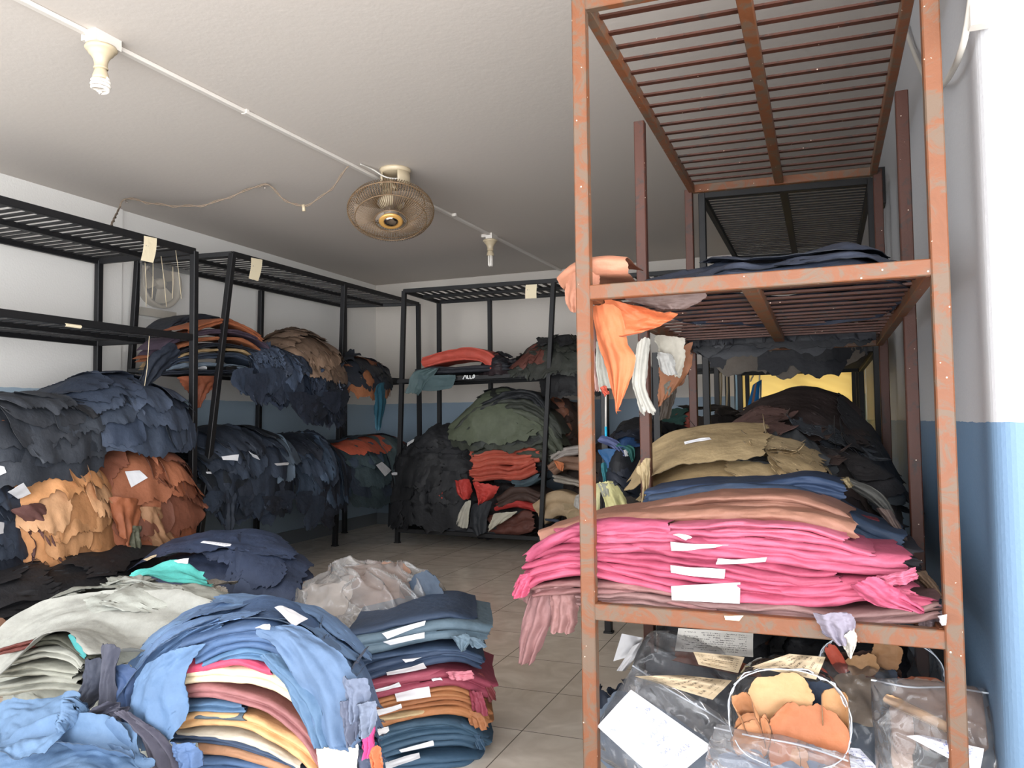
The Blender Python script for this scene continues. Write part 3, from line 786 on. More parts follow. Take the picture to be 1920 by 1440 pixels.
def drape(O, e, n, prof, width, layers, t=0.006, g0=0.55, pw=2.6, wr=0.012, seed=None, flare=0.026, res=(50, 44), jg=0.07, bump=0.03, gain=1.0, hang=0.006):
    """hides laid one over another across a shelf edge; layers = (rgb, s0, s1, v0, v1, label, group)"""
    sp = seed or sd(); O = np.array(O, float); e = np.array(e, float) / np.linalg.norm(e); n = np.array(n, float) / np.linalg.norm(n)
    pr = catmull([(a, b, 0) for a, b in prof], 200)[:, :2]
    tg = np.gradient(pr, axis=0); tg /= np.linalg.norm(tg, axis=1)[:, None]; nm = np.stack([-tg[:, 1], tg[:, 0]], 1)
    Lp = np.sum(np.linalg.norm(np.diff(pr, axis=0), axis=1)); ids = np.linspace(0, 1, 200); out = []
    ext = lambda S, A: np.interp(S, ids, A)
    for i, (rgb, s0, s1, v0, v1, label, group) in enumerate(layers):
        s = sd(); nu, nv = res
        ju = jg * .72 / max(.15, Lp * (s1 - s0)); jv = jg * .42 / max(.12, width * (v1 - v0))
        U, Vv = warp(nu, nv, s, ju * .6, ju, jv, jv, max(1., (v1 - v0) * width * 2.6))
        S = s0 + (s1 - s0) * U; v = v0 + (v1 - v0) * Vv
        a, b_ = ext(S, pr[:, 0]), ext(S, pr[:, 1]); na, nb = ext(S, nm[:, 0]), ext(S, nm[:, 1])
        over = np.clip(S - 1, 0, 1) * Lp; b_ = b_ - over
        q = np.clip(np.abs(2 * v - 1), 0, 1.4) ** pw
        b2 = np.where(b_ > 0, b_ * (1 - (1 - g0) * q), b_) ; a2 = a - .10 * q * np.clip(S, 0, 1)
        dn = np.clip(-ext(S, tg[:, 1]), 0, 1)
        off = i * t + bump * fbm(S * Lp * 3, v * width * 3, sp, 2) + wr * fbm(S * Lp * 7 + s, v * width * 9, s + 3, 3)
        off = off + .35 * hang * dn * np.sin(v * width * 21 + 3 * fbm(v * 3, S * 2, s, 2) + s) + flare * np.clip(U, 0, 1) ** 6 * (0.4 + fbm(Vv * 4, 0 * U, s + 4, 2))
        off = off + flare * .5 * np.abs(2 * Vv - 1) ** 8
        off = off + .012 * np.clip(U, 0, 1) ** 10
        P = O + e * (v * width)[..., None] + n * (a2 + na * off)[..., None] + np.array([0, 0, 1.]) * (b2 + nb * off)[..., None]
        V, F = sheet_mesh(P, .0026)
        out.append(hide(V, F, rgb, label, group, gain=gain))
    return out


def shingles(N, cols, label, group, s0=(0.0, .2), s1=(1.0, .62), spread=.45, cover=0.35, last=None):
    """N overlapping hides, the upper ones ending higher; colours cycle"""
    L = []; cols = [tuple(min(255, int(c * k)) for c in q) for q in cols for k in (.86, 1.0, 1.1)]
    for i in range(N):
        f = i / max(1, N - 1)
        w = random.uniform(spread * .8, spread * 1.35); c = random.uniform(0.02, 0.98)
        v0, v1 = max(-.03, c - w / 2), min(1.03, c + w / 2)
        if v1 - v0 < spread * .6:
            if v0 < .2: v1 = v0 + spread * .8
            else: v0 = v1 - spread * .8
        if i < 2: v0, v1 = -.02 + random.uniform(0, .04), 1.02 - random.uniform(0, .04)
        e = s1[0] + (s1[1] - s1[0]) * f + random.uniform(-.07, .07)
        L.append((cols[random.randrange(len(cols))] if not last or i < N - 1 else last, random.uniform(*s0), e, v0, v1, label, group))
    return L


def heap(c, r, N, cols, label, group, th=(-3.3, .3), ph=(0.0, 1.5), size=(1.3, .75), t=0.005, wr=0.014, bump=0.05, pa=0.55, pb=0.8, res=(40, 40), jg=0.08, cap=None, gain=1.0, rot=0.0, seed=None, flare=.02):
    """a mound of hides: ragged sheets lying over one another on a domed body"""
    sp = seed or sd(); c = np.array(c, float); out = []
    for i in range(N):
        s = sd(); f = i / max(1, N - 1)
        tc = random.uniform(*th); pc = ph[0] + (ph[1] - ph[0]) * (f * .75 + random.uniform(0, .25)); wt = size[0] * random.uniform(.75, 1.3); wp = size[1] * random.uniform(.75, 1.25)
        if i < 2: tc, wt, pc, wp = (th[0] + th[1]) / 2, (th[1] - th[0]) * 1.05, .5, 1.1
        U, Vv = warp(res[0], res[1], s, jg, jg * 1.2, jg, jg, 1.6)
        if cap and i >= N - len(cap):
            rgb, tc, pc, wt, wp, lab, grp = cap[i - (N - len(cap))]
        else: rgb, lab, grp = cols[random.randrange(len(cols))], label, group
        T = tc + (Vv - .5) * wt; Ph = pc + (.5 - U) * wp
        flip = Ph > math.pi / 2
        cp = np.cos(Ph); sp_ = np.sin(np.clip(Ph, -.6, 3.2))
        k = np.sign(cp) * np.abs(cp) ** pa
        lobe = 1 + .09 * np.sin(T * 3 + sp) + .05 * np.sin(T * 7 + sp * 2)
        off = i * t + bump * fbm(np.cos(T) * 2.2 * np.abs(k) + 5, np.sin(T) * 2.2 * np.abs(k) + Ph, sp, 2) + wr * fbm(T * 4 + s, Ph * 6, s + 3, 3) + flare * np.clip(U, 0, 1) ** 6 * (.5 + fbm(Vv * 4, 0 * U, s + 4, 2))
        off = off + wr * .2 * np.clip(cp, 0, 1) * np.sin(T * 13 + 3 * fbm(T * 2, Ph, s, 2) + s)
        X = (r[0] * k * lobe + off * cp) * np.cos(T); Y = (r[1] * k * lobe + off * cp) * np.sin(T); Z = r[2] * np.sign(sp_) * np.abs(sp_) ** pb + off * np.clip(sp_, 0, 1)
        Z = np.maximum(Z, -c[2] + .004 + i * .0006)
        cr, sr = math.cos(rot), math.sin(rot)
        P = np.stack([c[0] + X * cr - Y * sr, c[1] + X * sr + Y * cr, c[2] + Z], 2)
        V, F = sheet_mesh(P, .0026)
        out.append(hide(V, F, rgb, lab, grp, gain=gain))
    return out


def loft(curves, layers, plane=None, t=.006, wr=.012, bump=.02, jg=.04, res=(56, 46), seed=None, flare=.015, gain=1.0, sign=1.0):
    """hides laid over one another on a surface spanned by curves given from its back to its front"""
    sp = seed or sd()
    Cv = np.stack([catmull([pt(p, plane) for p in c], 60) for c in curves]); n = 60
    G_ = np.stack([catmull(Cv[:, j], n) for j in range(60)], 1)            # (u, v, 3)
    NN = nrm(G_) * sign
    Lu = np.mean(np.sum(np.linalg.norm(np.diff(G_, axis=0), axis=2), 0)); Lv = np.mean(np.sum(np.linalg.norm(np.diff(G_, axis=1), axis=2), 1))

    def smp(A, U, V):
        x = np.clip(U, 0, 1) * (n - 1); y = np.clip(V, 0, 1) * 59
        i = np.minimum(x.astype(int), n - 2); j = np.minimum(y.astype(int), 58); fx = (x - i)[..., None]; fy = (y - j)[..., None]
        return (A[i, j] * (1 - fx) + A[i + 1, j] * fx) * (1 - fy) + (A[i, j + 1] * (1 - fx) + A[i + 1, j + 1] * fx) * fy
    out = []
    for i, (rgb, u0, u1, v0, v1, label, group) in enumerate(layers):
        s = sd(); ju = jg / max(.12, Lu * (u1 - u0)); jv = jg / max(.12, Lv * (v1 - v0))
        U, V = warp(res[0], res[1], s, ju * .6, ju, jv, jv, max(1., (v1 - v0) * Lv * 2.4))
        Ug, Vg = u0 + (u1 - u0) * U, v0 + (v1 - v0) * V
        P = smp(G_, Ug, Vg); N_ = smp(NN, Ug, Vg)
        ex = np.clip(Ug - 1, 0, 1)[..., None] * (smp(G_, Ug * 0 + 1, Vg) - smp(G_, Ug * 0 + .95, Vg)) * 20
        exv = np.clip(Vg - 1, 0, 1)[..., None] * (smp(G_, Ug, Vg * 0 + 1) - smp(G_, Ug, Vg * 0 + .95)) * 20 + np.clip(-Vg, 0, 1)[..., None] * (smp(G_, Ug, Vg * 0) - smp(G_, Ug, Vg * 0 + .05)) * 20
        off = (i - len(layers) * .55) * t + bump * fbm(Ug * Lu * 3, Vg * Lv * 3, sp, 2) + wr * fbm(Ug * Lu * 7 + s, Vg * Lv * 8, s + 3, 3) + wr * .6 * ridge(Ug * Lu * 3 + s, Vg * Lv * 5, s + 5, 2)
        off = off + flare * np.clip(U, 0, 1) ** 6 * (.4 + fbm(V * 4, 0 * U, s + 4, 2)) + flare * .6 * np.abs(2 * V - 1) ** 8
        P = P + ex + exv + N_ * off[..., None]; P[..., 2] = np.maximum(P[..., 2], .004 + i * .0004)
        Vv_, F = sheet_mesh(P, .0026); out.append(hide(Vv_, F, rgb, label, group, gain=gain))
    return out


def scrap(c, size, right, up, rgb, label, group=None, curl=1.5, res=22, jg=.08, axis=0, gain=1.0, name='leather_scrap', cat='leather scrap', seed=None):
    """a small torn piece, curled about one of its own axes"""
    s = seed or sd(); c = np.array(c, float); r_ = np.array(right, float); r_ /= np.linalg.norm(r_); u_ = np.array(up, float); u_ = u_ - r_ * u_.dot(r_); u_ /= np.linalg.norm(u_)
    n_ = np.cross(r_, u_)
    U, Vv = warp(res, res, s, jg, jg, jg, jg, 1.2, .1)
    x = (Vv - .5) * size[0]; y = (.5 - U) * size[1]; h = 0 * x
    if abs(curl) > 1e-3:
        if axis == 0:
            R_ = size[0] / curl; a = x / R_; x = R_ * np.sin(a); h = R_ * (1 - np.cos(a))
        else:
            R_ = size[1] / curl; a = y / R_; y = R_ * np.sin(a); h = R_ * (1 - np.cos(a))
    h = h + .08 * min(size) * fbm(U * 3, Vv * 3, s, 3)
    P = c + r_ * x[..., None] + u_ * y[..., None] + n_ * h[..., None]
    V, F = sheet_mesh(P, .0026)
    return hide(V, F, rgb, label, group, name=name, cat=cat, gain=gain)


def tongues(rgbs, label, group, items, X=None, Y=None, dx=0.0):
    """torn legs of hides hanging in points: (x0, x1, y top, y bottom) seen in the frame"""
    for i, (x0, x1, y0, y1) in enumerate(items):
        c = rgbs[i % len(rgbs)]; k = random.uniform(.3, .7); x0, x1 = x0 - 6, x1 + 8; xm = x0 + (x1 - x0) * k; pl = ('X', X + random.uniform(0, .03)) if X is not None else ('Y', Y - random.uniform(0, .03))
        w = (x1 - x0); bx_ = random.uniform(.12, .3) * w
        strip(c, label, [(x0, y0), (x0 + w * .06, (y0 * .5 + y1 * .5)), (xm - bx_, y1 - random.uniform(0, .2) * (y1 - y0))], [(x1, y0), (x1 - w * .05, (y0 * .45 + y1 * .55)), (xm + bx_, y1)], pl,
              nu=30, nv=20, bulge=.003, folds=.006, ff=1.2, jg=(.04, .14, .16), group=group)


GY = lambda v: ('Y', v)
GX = lambda v: ('X', v)
EA, NA = (0, 1, 0), (1, 0, 0)
# ---- left rack, third shelf
z = 1.325
drape((AX, 2.95, z), EA, NA, [(-.85, .03), (-.5, .12), (-.2, .17), (.02, .12), (.1, -.02), (.13, -.17)], 1.0,
      shingles(13, [(58, 62, 70), (66, 72, 82), (48, 54, 64), (54, 56, 62)], 'charcoal hide in the ragged heap spilling off the left rack third shelf', 'charcoal hides on the left rack', s1=(1.08, .72), spread=.5), g0=.8, seed=11, hang=.02)
drape((AX, 3.82, z), EA, NA, [(-.85, .05), (-.55, .27), (-.3, .33), (-.05, .24), (.07, .06), (.11, -.13)], 1.0,
      shingles(16, [(58, 70, 90), (52, 64, 84), (66, 78, 98), (48, 58, 76)], 'slate blue hide in the domed pile at the left rack third shelf end', 'slate blue hides on the left rack', s1=(1.05, .6), spread=.48), g0=.55, seed=12, hang=.012)
strip((226, 128, 62), 'orange hide corner poking out at the left edge on third shelf', [(-14, 788), (-14, 800)], [(8, 788), (13, 797)], GX(AX + .06), jg=(.02, .05, .05), nu=16, nv=14)
# ---- left rack, bottom shelf
z = .625
drape((AX, 2.8, z), EA, NA, [(-.8, .05), (-.5, .3), (-.2, .42), (.0, .36), (.1, .12), (.12, -.05)], .62,
      shingles(10, [(52, 62, 80), (42, 50, 66), (60, 72, 90)], 'navy hide in the papered stack at the left edge bottom shelf', 'navy hides at the left edge', s1=(1.02, .7), spread=.7) +
      [((196, 108, 58), .1, .52, .2, 1.0, 'orange-brown hide topping the navy stack at the left edge', None)], g0=.8, seed=13)
drape((AX, 3.3, z), EA, NA, [(-.75, .05), (-.5, .38), (-.2, .53), (.02, .45), (.13, .14), (.15, -.23)], .72,
      shingles(15, [(208, 146, 88), (198, 134, 76), (214, 158, 106), (204, 140, 80)], 'tan leather hide in the shaggy tan pile on left rack bottom shelf', 'tan hides on the left rack', s1=(1.03, .5), spread=.6), g0=.7, seed=14, hang=.01, jg=.09)
drape((AX, 3.92, z), EA, NA, [(-.75, .05), (-.5, .42), (-.2, .53), (.04, .4), (.15, .1), (.15, -.06)], .9,
      shingles(19, [(164, 92, 56), (152, 82, 48), (172, 100, 62), (142, 82, 58)], 'rust-brown hide in the shingled pile beside the tan pile', 'rust-brown hides on the left rack', s1=(1.02, .42), spread=.5, last=(150, 94, 70)), g0=.5, seed=15, jg=.09, flare=.03)
for i, (L_, R_, col, lb) in enumerate([
    ([(15, 955), (60, 985), (95, 1040)], [(70, 940), (100, 970), (122, 1070)], (112, 72, 66), 'maroon-brown scrap hide trailing down under the left edge stack'),
    ([(95, 1010), (90, 1055), (76, 1078)], [(50, 985), (66, 1020), (58, 1060)], (98, 62, 58), 'dark maroon ragged hide hanging lowest below the left rack'),
    ([(205, 930), (215, 985), (222, 1005)], [(262, 935), (258, 975), (240, 1035)], (176, 96, 50), 'orange-brown hide tail hanging between tan and rust-brown piles'),
    ([(238, 985), (243, 1030)], [(264, 985), (262, 1030)], (100, 100, 78), 'olive-grey hide tail hanging under the rust-brown pile'),
    ([(262, 950), (275, 1000), (290, 1025)], [(300, 950), (318, 990), (330, 1015)], (178, 128, 86), 'pale tan hide tail hanging at the foot of the rust-brown pile')]):
    strip(col, lb, L_, R_, GX(AX + .13 + .01 * i), jg=(.03, .12, .1), folds=.02, bulge=.03, nu=34, nv=22)
# ---- dark mound under the left rack
heap((-4.75, 3.5, 0), (.75, 1.15, .5), 12, [(30, 31, 35), (38, 38, 42), (26, 26, 30)], 'near-black hide in the shadowed mound under the left rack', 'black hides under the left rack', th=(-2.2, .9), size=(1.5, .8), seed=16)
scrap((-4.1, 2.75, .16), (.5, .4), (.3, 1, 0), (-.3, 0, 1), (126, 84, 56), 'brown leather piece on the floor at the left edge', curl=.8)

# ---- two-bay rack, upper shelf: arched stack of mixed colours
G = None
Bp = GX(BX + .04); DB = (-1, 0, 0)
base = 1.865
for rgb, path, t, m, lb in [
    ((40, 46, 58), [(262, 706), (330, 702), (400, 700), (500, 703), (540, 712)], .035, 2, 'black-navy hide at the bottom of the multicoloured arched stack'),
    ((104, 120, 136), [(308, 697), (345, 690), (400, 687), (450, 692), (490, 705)], .035, 1, 'steel blue hide near the base of the multicoloured arched stack'),
    ((52, 64, 82), [(318, 690), (350, 678), (400, 672), (450, 672), (505, 702)], .045, 2, 'navy hide under the gold one in the arched stack'),
    ((178, 146, 98), [(308, 690), (335, 674), (370, 662), (410, 658), (455, 660), (495, 680)], .022, 1, 'gold-beige hide edge in the middle of the arched stack'),
    ((38, 42, 52), [(330, 668), (380, 652), (430, 650), (480, 664), (520, 705)], .03, 2, 'black hide above the gold one in the arched stack'),
    ((170, 98, 54), [(302, 676), (345, 650), (400, 638), (450, 640), (490, 660), (522, 705)], .03, 1, 'orange-brown hide under the purple one in the arched stack'),
    ((82, 66, 82), [(303, 664), (335, 642), (385, 628), (440, 626), (495, 646), (535, 700)], .04, 2, 'dull purple hide in the arched stack on the two-bay rack'),
    ((172, 94, 50), [(352, 628), (390, 614), (430, 608), (465, 622), (490, 640)], .05, 2, 'rust-orange hide on top of the arched stack'),
    ((36, 40, 50), [(316, 628), (340, 608), (380, 600), (410, 604)], .05, 2, 'black hide heaped at the back left of the arched stack')]:
    fold(rgb, lb, path, GX(BX + (.02 if 'back left' not in lb else -.25)), t, DB, .26, m, (.05, .08), amp=.012)
strip((36, 44, 58), 'black hide tongue hanging off the left end of the arched stack', [(318, 640), (280, 670), (252, 733)], [(340, 665), (305, 700), (272, 728)], GX(BX + .02), nu=40, folds=.02, jg=(.02, .08, .1))
strip((150, 78, 44), 'rust-brown hide hanging below the two-bay rack upper shelf', [(328, 705), (345, 735), (362, 765)], [(412, 705), (396, 728), (372, 762)], GX(BX + .01), folds=.025, jg=(.02, .1, .12))
drape((BX, 5.62, base), EA, NA, [(-.5, .1), (-.2, .15), (.02, .1), (.1, -.05), (.13, -.27)], .95,
      shingles(13, [(54, 66, 86), (46, 56, 74), (62, 76, 98), (40, 48, 62)], 'navy hide drooping off the arched stack right end', 'navy hides on the two-bay rack', s0=(.2, .5), s1=(1.05, .72), spread=.42), g0=.8, seed=21, jg=.12, hang=.02)
drape((BX, 6.35, base), EA, NA, [(-.4, .06), (-.1, .1), (.05, .0), (.1, -.2), (.12, -.42)], .72,
      shingles(8, [(42, 50, 66), (36, 42, 54), (50, 60, 78)], 'dark navy hide hanging long beneath the taupe pile', 'dark hides under the taupe pile', s0=(.2, .4), s1=(1.08, .8), spread=.45), g0=.9, seed=22, jg=.13, hang=.03)
drape((BX, 6.12, base), EA, NA, [(-.75, .05), (-.5, .28), (-.2, .35), (.04, .24), (.12, .0), (.14, -.06)], .92,
      shingles(15, [(146, 116, 92), (136, 106, 82), (154, 124, 100)], 'taupe hide in the shingled taupe pile on the two-bay rack', 'taupe hides on the two-bay rack', s1=(1.06, .5), spread=.5), g0=.5, seed=23, jg=.1)
drape((BX, 7.05, base + .02), EA, NA, [(-.7, .03), (-.35, .16), (0, .14), (.09, .0), (.11, -.12)], .95,
      shingles(9, [(158, 90, 52), (170, 104, 60), (40, 42, 48), (48, 54, 66)], 'brown or black hide in the small pile at two-bay rack far end', 'brown and black hides at the far end', s1=(1.05, .7), spread=.45), g0=.5, seed=24, jg=.1)
strip((36, 98, 120), 'teal hide tongue hanging off the two-bay rack upper shelf', [(700, 720), (702, 765), (704, 806)], [(722, 716), (722, 760), (712, 804)], GX(BX + .13), folds=.012, jg=(.02, .05, .1), nu=32, nv=18)
tongues([(54, 66, 86), (44, 54, 72)], 'pointed navy hide end dangling right of the leaning post', 'dangling navy ends', [(438, 466, 690, 744), (462, 492, 700, 758), (492, 522, 690, 742), (508, 536, 700, 764), (536, 562, 700, 772)], X=BX + .16)
tongues([(40, 48, 64), (34, 40, 52)], 'pointed dark navy hide end dangling lowest under the taupe pile', 'dangling dark ends', [(560, 588, 740, 796), (582, 610, 745, 790), (606, 632, 735, 776), (620, 645, 730, 768), (545, 568, 735, 775)], X=BX + .16)
# ---- two-bay rack, lower shelf
z = .915
drape((BX + .02, 5.0, z), EA, NA, [(-.8, .05), (-.5, .3), (-.2, .34), (.03, .22), (.12, .0), (.14, -.26)], 1.15,
      shingles(16, [(48, 58, 74), (40, 48, 60), (54, 66, 84), (36, 42, 52)], 'dark navy hide in the papered pile on two-bay lower shelf', 'dark navy hides on the lower shelf', s1=(1.05, .62), spread=.42), g0=.6, seed=25, hang=.02, jg=.1)
drape((BX + .02, 5.7, z), EA, NA, [(-.7, .1), (-.4, .33), (-.1, .34), (.06, .22), (.15, .0), (.16, -.15)], .55,
      [((98, 116, 134), .05, .95, -.02, .6, 'steel grey-blue hide draped over the dark navy pile', None), ((86, 102, 118), .05, .82, .3, 1.02, 'dull steel hide tail beside the dark navy pile', None)], g0=.6, seed=26)
strip((44, 54, 70), 'navy hide leg dangling far below the two-bay lower shelf', [(416, 905), (420, 950), (422, 1004)], [(450, 910), (446, 955), (432, 1002)], GX(BX + .15), folds=.02, jg=(.02, .05, .08))
drape((BX + .02, 6.15, z), EA, NA, [(-.8, .05), (-.5, .24), (-.15, .28), (.05, .14), (.14, -.05), (.16, -.36)], .9,
      shingles(12, [(64, 82, 104), (54, 68, 88), (46, 56, 72), (38, 44, 56)], 'blue-black hide hanging long in the middle of two-bay lower shelf', 'blue-black hides mid lower shelf', s1=(1.08, .62), spread=.42), g0=.7, seed=27, hang=.022, jg=.11)
drape((BX + .02, 7.0, z), EA, NA, [(-.8, .05), (-.45, .22), (-.1, .24), (.08, .1), (.15, -.08), (.17, -.3)], 1.5,
      shingles(7, [(56, 70, 88), (70, 90, 96), (60, 78, 84)], 'grey-teal hide in the long low pile at lower shelf far end', 'grey-teal hides at the far end', s1=(1.05, .7), spread=.5) +
      [((206, 88, 52), .02, .72, .0, .62, 'red-orange hide lying lengthwise over the long low pile', None), ((64, 80, 98), -.02, .5, -.05, .75, 'slate hide lying above the red-orange one', None),
       ((84, 104, 108), .15, 1.03, .45, .8, 'pale grey-teal hide hanging off the long low pile', None), ((150, 56, 46), .2, 1.0, .82, 1.05, 'dark red hide at the far end of the long low pile', None),
       ((46, 54, 66), .0, .8, .75, 1.02, 'slate black hide beside the dark red one', None)], g0=.6, seed=28, jg=.06)

tongues([(44, 54, 70), (52, 64, 82), (38, 44, 56)], 'pointed dark hide leg dangling under the two-bay lower shelf', 'dangling legs under the lower shelf', [(452, 476, 930, 968), (474, 500, 925, 976), (498, 520, 930, 962), (520, 545, 920, 958), (575, 600, 930, 990), (596, 622, 935, 994), (560, 580, 920, 965), (385, 412, 920, 960)], X=BX + .19)
# ---- long back rack, upper shelf
Cp = GY(CY - .03); DC = (0, 1, 0); NC = (0, -1, 0); EC = (1, 0, 0)
fold((38, 40, 48), 'black hide lying flat along the back rack upper shelf left', [(775, 703), (830, 700), (900, 697), (948, 694)], Cp, .07, DC, .5, 2, (.05, .12))
fold((200, 70, 48), 'bright red-orange hide laid across the back rack upper shelf', [(792, 688), (830, 678), (870, 674), (900, 678), (915, 694)], Cp, .12, DC, .4, 1, (.03, .08), amp=.008, ins=.06)
strip((74, 98, 100), 'grey-green hide hanging over the back rack upper shelf edge', [(758, 738), (775, 700), (800, 690)], [(785, 742), (800, 715), (825, 690)], ('Y', CY - .08), bulge=.03, jg=(.05, .02, .08))
strip((70, 94, 98), 'grey-green hide flap squared off below the back rack upper shelf', [(782, 700), (800, 704), (856, 702)], [(784, 732), (815, 733), (848, 728)], ('Y', CY - .07), bulge=.012, folds=.006, jg=(.02, .02, .03))
heap((-3.25, CY + .25, 1.87), (.28, .25, .2), 5, [(34, 34, 40), (48, 34, 38)], 'black crumpled hide at the right end of red-orange hide', 'black hides by the red-orange hide', size=(1.6, .8), seed=31, wr=.02)
drape((-3.1, CY, 1.87), EC, NC, [(-.7, .1), (-.5, .34), (-.25, .36), (-.02, .18), (.05, .0), (.06, -.08)], .95,
      shingles(9, [(72, 74, 66), (46, 46, 48), (58, 60, 54), (104, 58, 48)], 'olive, black or brown hide in the heap on back rack upper shelf', 'dark heap on the back rack upper shelf', s0=(.1, .5), s1=(1, .6), spread=.5), g0=.3, seed=32, jg=.1, wr=.03)
strip((78, 84, 72), 'olive hide leaning at the left of the upper shelf heap', [(952, 698), (980, 668), (998, 652)], [(985, 696), (1003, 672), (1012, 656)], ('Y', CY + .1), bulge=.05, jg=(.02, .04, .05))
drape((-2.75, CY, 1.84), EC, NC, [(-.4, .02), (-.1, .03), (.04, -.03), (.05, -.2)], .7, shingles(4, [(34, 34, 38), (28, 28, 32)], 'black hide sagging below the back rack upper shelf', 'black hides sagging below the shelf', s1=(1.02, .9), spread=.6), seed=33, jg=.06)
bx = thing('cardboard_box', 'small grey box with brown lid on the back rack upper shelf', 'box', at(1058, 690, Y=CY + .3))
m = MB(); c_ = at(1058, 665, Y=CY + .3); m.box(c_ + [-.18, 0, -.1], c_ + [.2, .25, .03]); m.obj('carton', plain('grey_card', (150, 150, 148), .7), bx)
m = MB(); m.box(c_ + [-.19, -.01, .03], c_ + [.21, .26, .075]); m.obj('lid', plain('brown_card', (150, 110, 86), .7), bx)
# ---- long back rack, bottom shelf jumble
heap((-4.05, CY + .32, .3), (.52, .42, .92), 22, [(32, 33, 37), (38, 39, 43), (27, 28, 31)], 'black hide in the tall black heap on the back rack bottom shelf', 'tall black heap on the back rack', th=(-3.2, .2), ph=(-.1, 1.4), size=(1.1, .6), seed=41, wr=.02)
JB = [
 ((-3.3, .33, .26), (.62, .3, .3), (70, 44, 38), 6, 'brown-black hide crammed under the vermilion stack', 'brown-black hides under the vermilion stack')]
for c_, r_, col, n_, lb, gp in JB: heap((c_[0], CY + .5, .15), (r_[0], .22, .5), n_, [col, (52, 48, 50), (96, 60, 48)], lb, gp, size=(1.3, .8), seed=42, wr=.03)
for rgb, path, t, m_, lb in [
    ((112, 76, 64), [(750, 985), (790, 978), (840, 984), (870, 975)], .17, 2, 'dull brown hide roll at the back rack bottom left corner'),
    ((122, 82, 68), [(752, 962), (785, 950), (820, 955), (845, 940)], .16, 2, 'brown hide roll stacked above the corner one'),
    ((158, 92, 64), [(800, 975), (840, 952), (852, 940)], .12, 1, 'red-brown hide tucked behind the brown rolls'),
    ((58, 60, 66), [(840, 1000), (880, 1004), (930, 1006)], .12, 2, 'charcoal hide lying flat on the back rack bottom shelf'),
    ((112, 62, 50), [(920, 1004), (960, 1004), (1000, 998)], .2, 2, 'red-brown hide at the bottom beneath the red one'),
    ((84, 62, 54), [(935, 955), (975, 940), (1010, 950)], .14, 2, 'dark brown hide under the vermilion stack right side'),
    ((202, 44, 36), [(928, 958), (965, 952), (1005, 960)], .07, 1, 'bright red hide band above the red-brown one'),
    ((206, 84, 58), [(884, 905), (930, 900), (975, 900), (1008, 885)], .16, 3, 'vermilion hide lowest in the vermilion stack'),
    ((212, 92, 64), [(884, 880), (930, 872), (980, 872), (1012, 866)], .17, 3, 'vermilion hide on top of the vermilion stack'),
    ((72, 94, 104), [(962, 916), (990, 912), (1012, 900)], .08, 1, 'small grey-blue hide at the vermilion stack right side'),
    ((70, 74, 62), [(884, 858), (930, 848), (990, 858), (1035, 870)], .14, 2, 'dark olive hide at the base of the green dome'),
    ((84, 88, 74), [(874, 832), (930, 818), (990, 836), (1040, 858)], .13, 2, 'olive hide folded in the middle of the green dome')]:
    fold(rgb, lb, path, GY(CY + .02), t, DC, .42, m_, (.1, .1), amp=.014, ins=.035)
strip((214, 52, 40), 'scarlet hide crumpled beside the tall black heap', [(852, 900), (858, 925), (872, 938)], [(882, 898), (886, 920), (882, 935)], GY(CY - .04), bulge=.09, jg=(.08, .08, .08), folds=.02)
strip((224, 58, 44), 'scarlet hide hanging in a point under the vermilion stack', [(884, 902), (892, 922), (900, 946)], [(938, 910), (930, 928), (908, 942)], GY(CY - .07), bulge=.07, jg=(.08, .1, .08), folds=.03)
strip((232, 82, 62), 'small red hide tip above the brown rolls', [(816, 922), (820, 936)], [(834, 916), (836, 934)], GY(CY - .05), bulge=.03, jg=(.1, .1, .1), nu=20, nv=14)
strip((206, 202, 184), 'cream hide strip slanting left in the bottom jumble', [(872, 942), (860, 965), (855, 984)], [(884, 936), (880, 970), (878, 993)], GY(CY - .05), bulge=.02, jg=(.05, .05, .05))
strip((214, 208, 186), 'cream hide strip folded right in the bottom jumble', [(925, 962), (918, 985), (914, 1000)], [(972, 958), (945, 978), (930, 985)], GY(CY - .06), bulge=.02, jg=(.05, .06, .05))
strip((50, 54, 60), 'charcoal hide curling between the two cream strips', [(884, 945), (882, 980), (892, 1004)], [(925, 938), (915, 968), (912, 1000)], GY(CY - .04), bulge=.05, jg=(.05, .05, .05))
drape((-3.82, CY + .02, 1.2), EC, NC, [(-.6, .1), (-.4, .42), (-.2, .48), (.0, .34), (.08, .12), (.1, -.12)], 1.15,
      shingles(8, [(84, 90, 72), (56, 60, 56), (74, 80, 66), (44, 46, 48)], 'olive or black hide in the big green dome on back rack', 'green dome on the back rack', s0=(0, .3), s1=(1.02, .6), spread=.75) +
      [((94, 102, 80), .25, .95, .0, .95, 'broad olive hide sweeping across the front of green dome', None), ((40, 43, 46), .0, .5, .25, 1.0, 'black hide capping the green dome', None)], g0=.25, seed=43, pw=2.0, wr=.02)
heap((-2.85, CY + .5, .9), (.45, .3, .75), 7, [(64, 44, 36), (40, 38, 40), (140, 84, 56)], 'brown-black hide behind the green dome right side', 'brown-black hides behind the green dome', size=(1.2, .7), seed=44)
for rgb, path, t, m_, lb in [
    ((88, 94, 78), [(868, 838), (900, 806), (955, 790), (1005, 812), (1040, 856)], .15, 2, 'olive hide band folded across the front of the green dome'),
    ((62, 66, 58), [(864, 818), (895, 786), (950, 768), (1005, 782), (1040, 822)], .12, 2, 'dark olive hide band higher on the green dome'),
    ((38, 41, 45), [(905, 772), (945, 752), (990, 750), (1018, 778)], .1, 2, 'black hide folded at the very top of the green dome')]:
    fold(rgb, lb, path, GY(CY - .05), t, DC, .3, m_, (.12, .12), amp=.022, ins=.04)
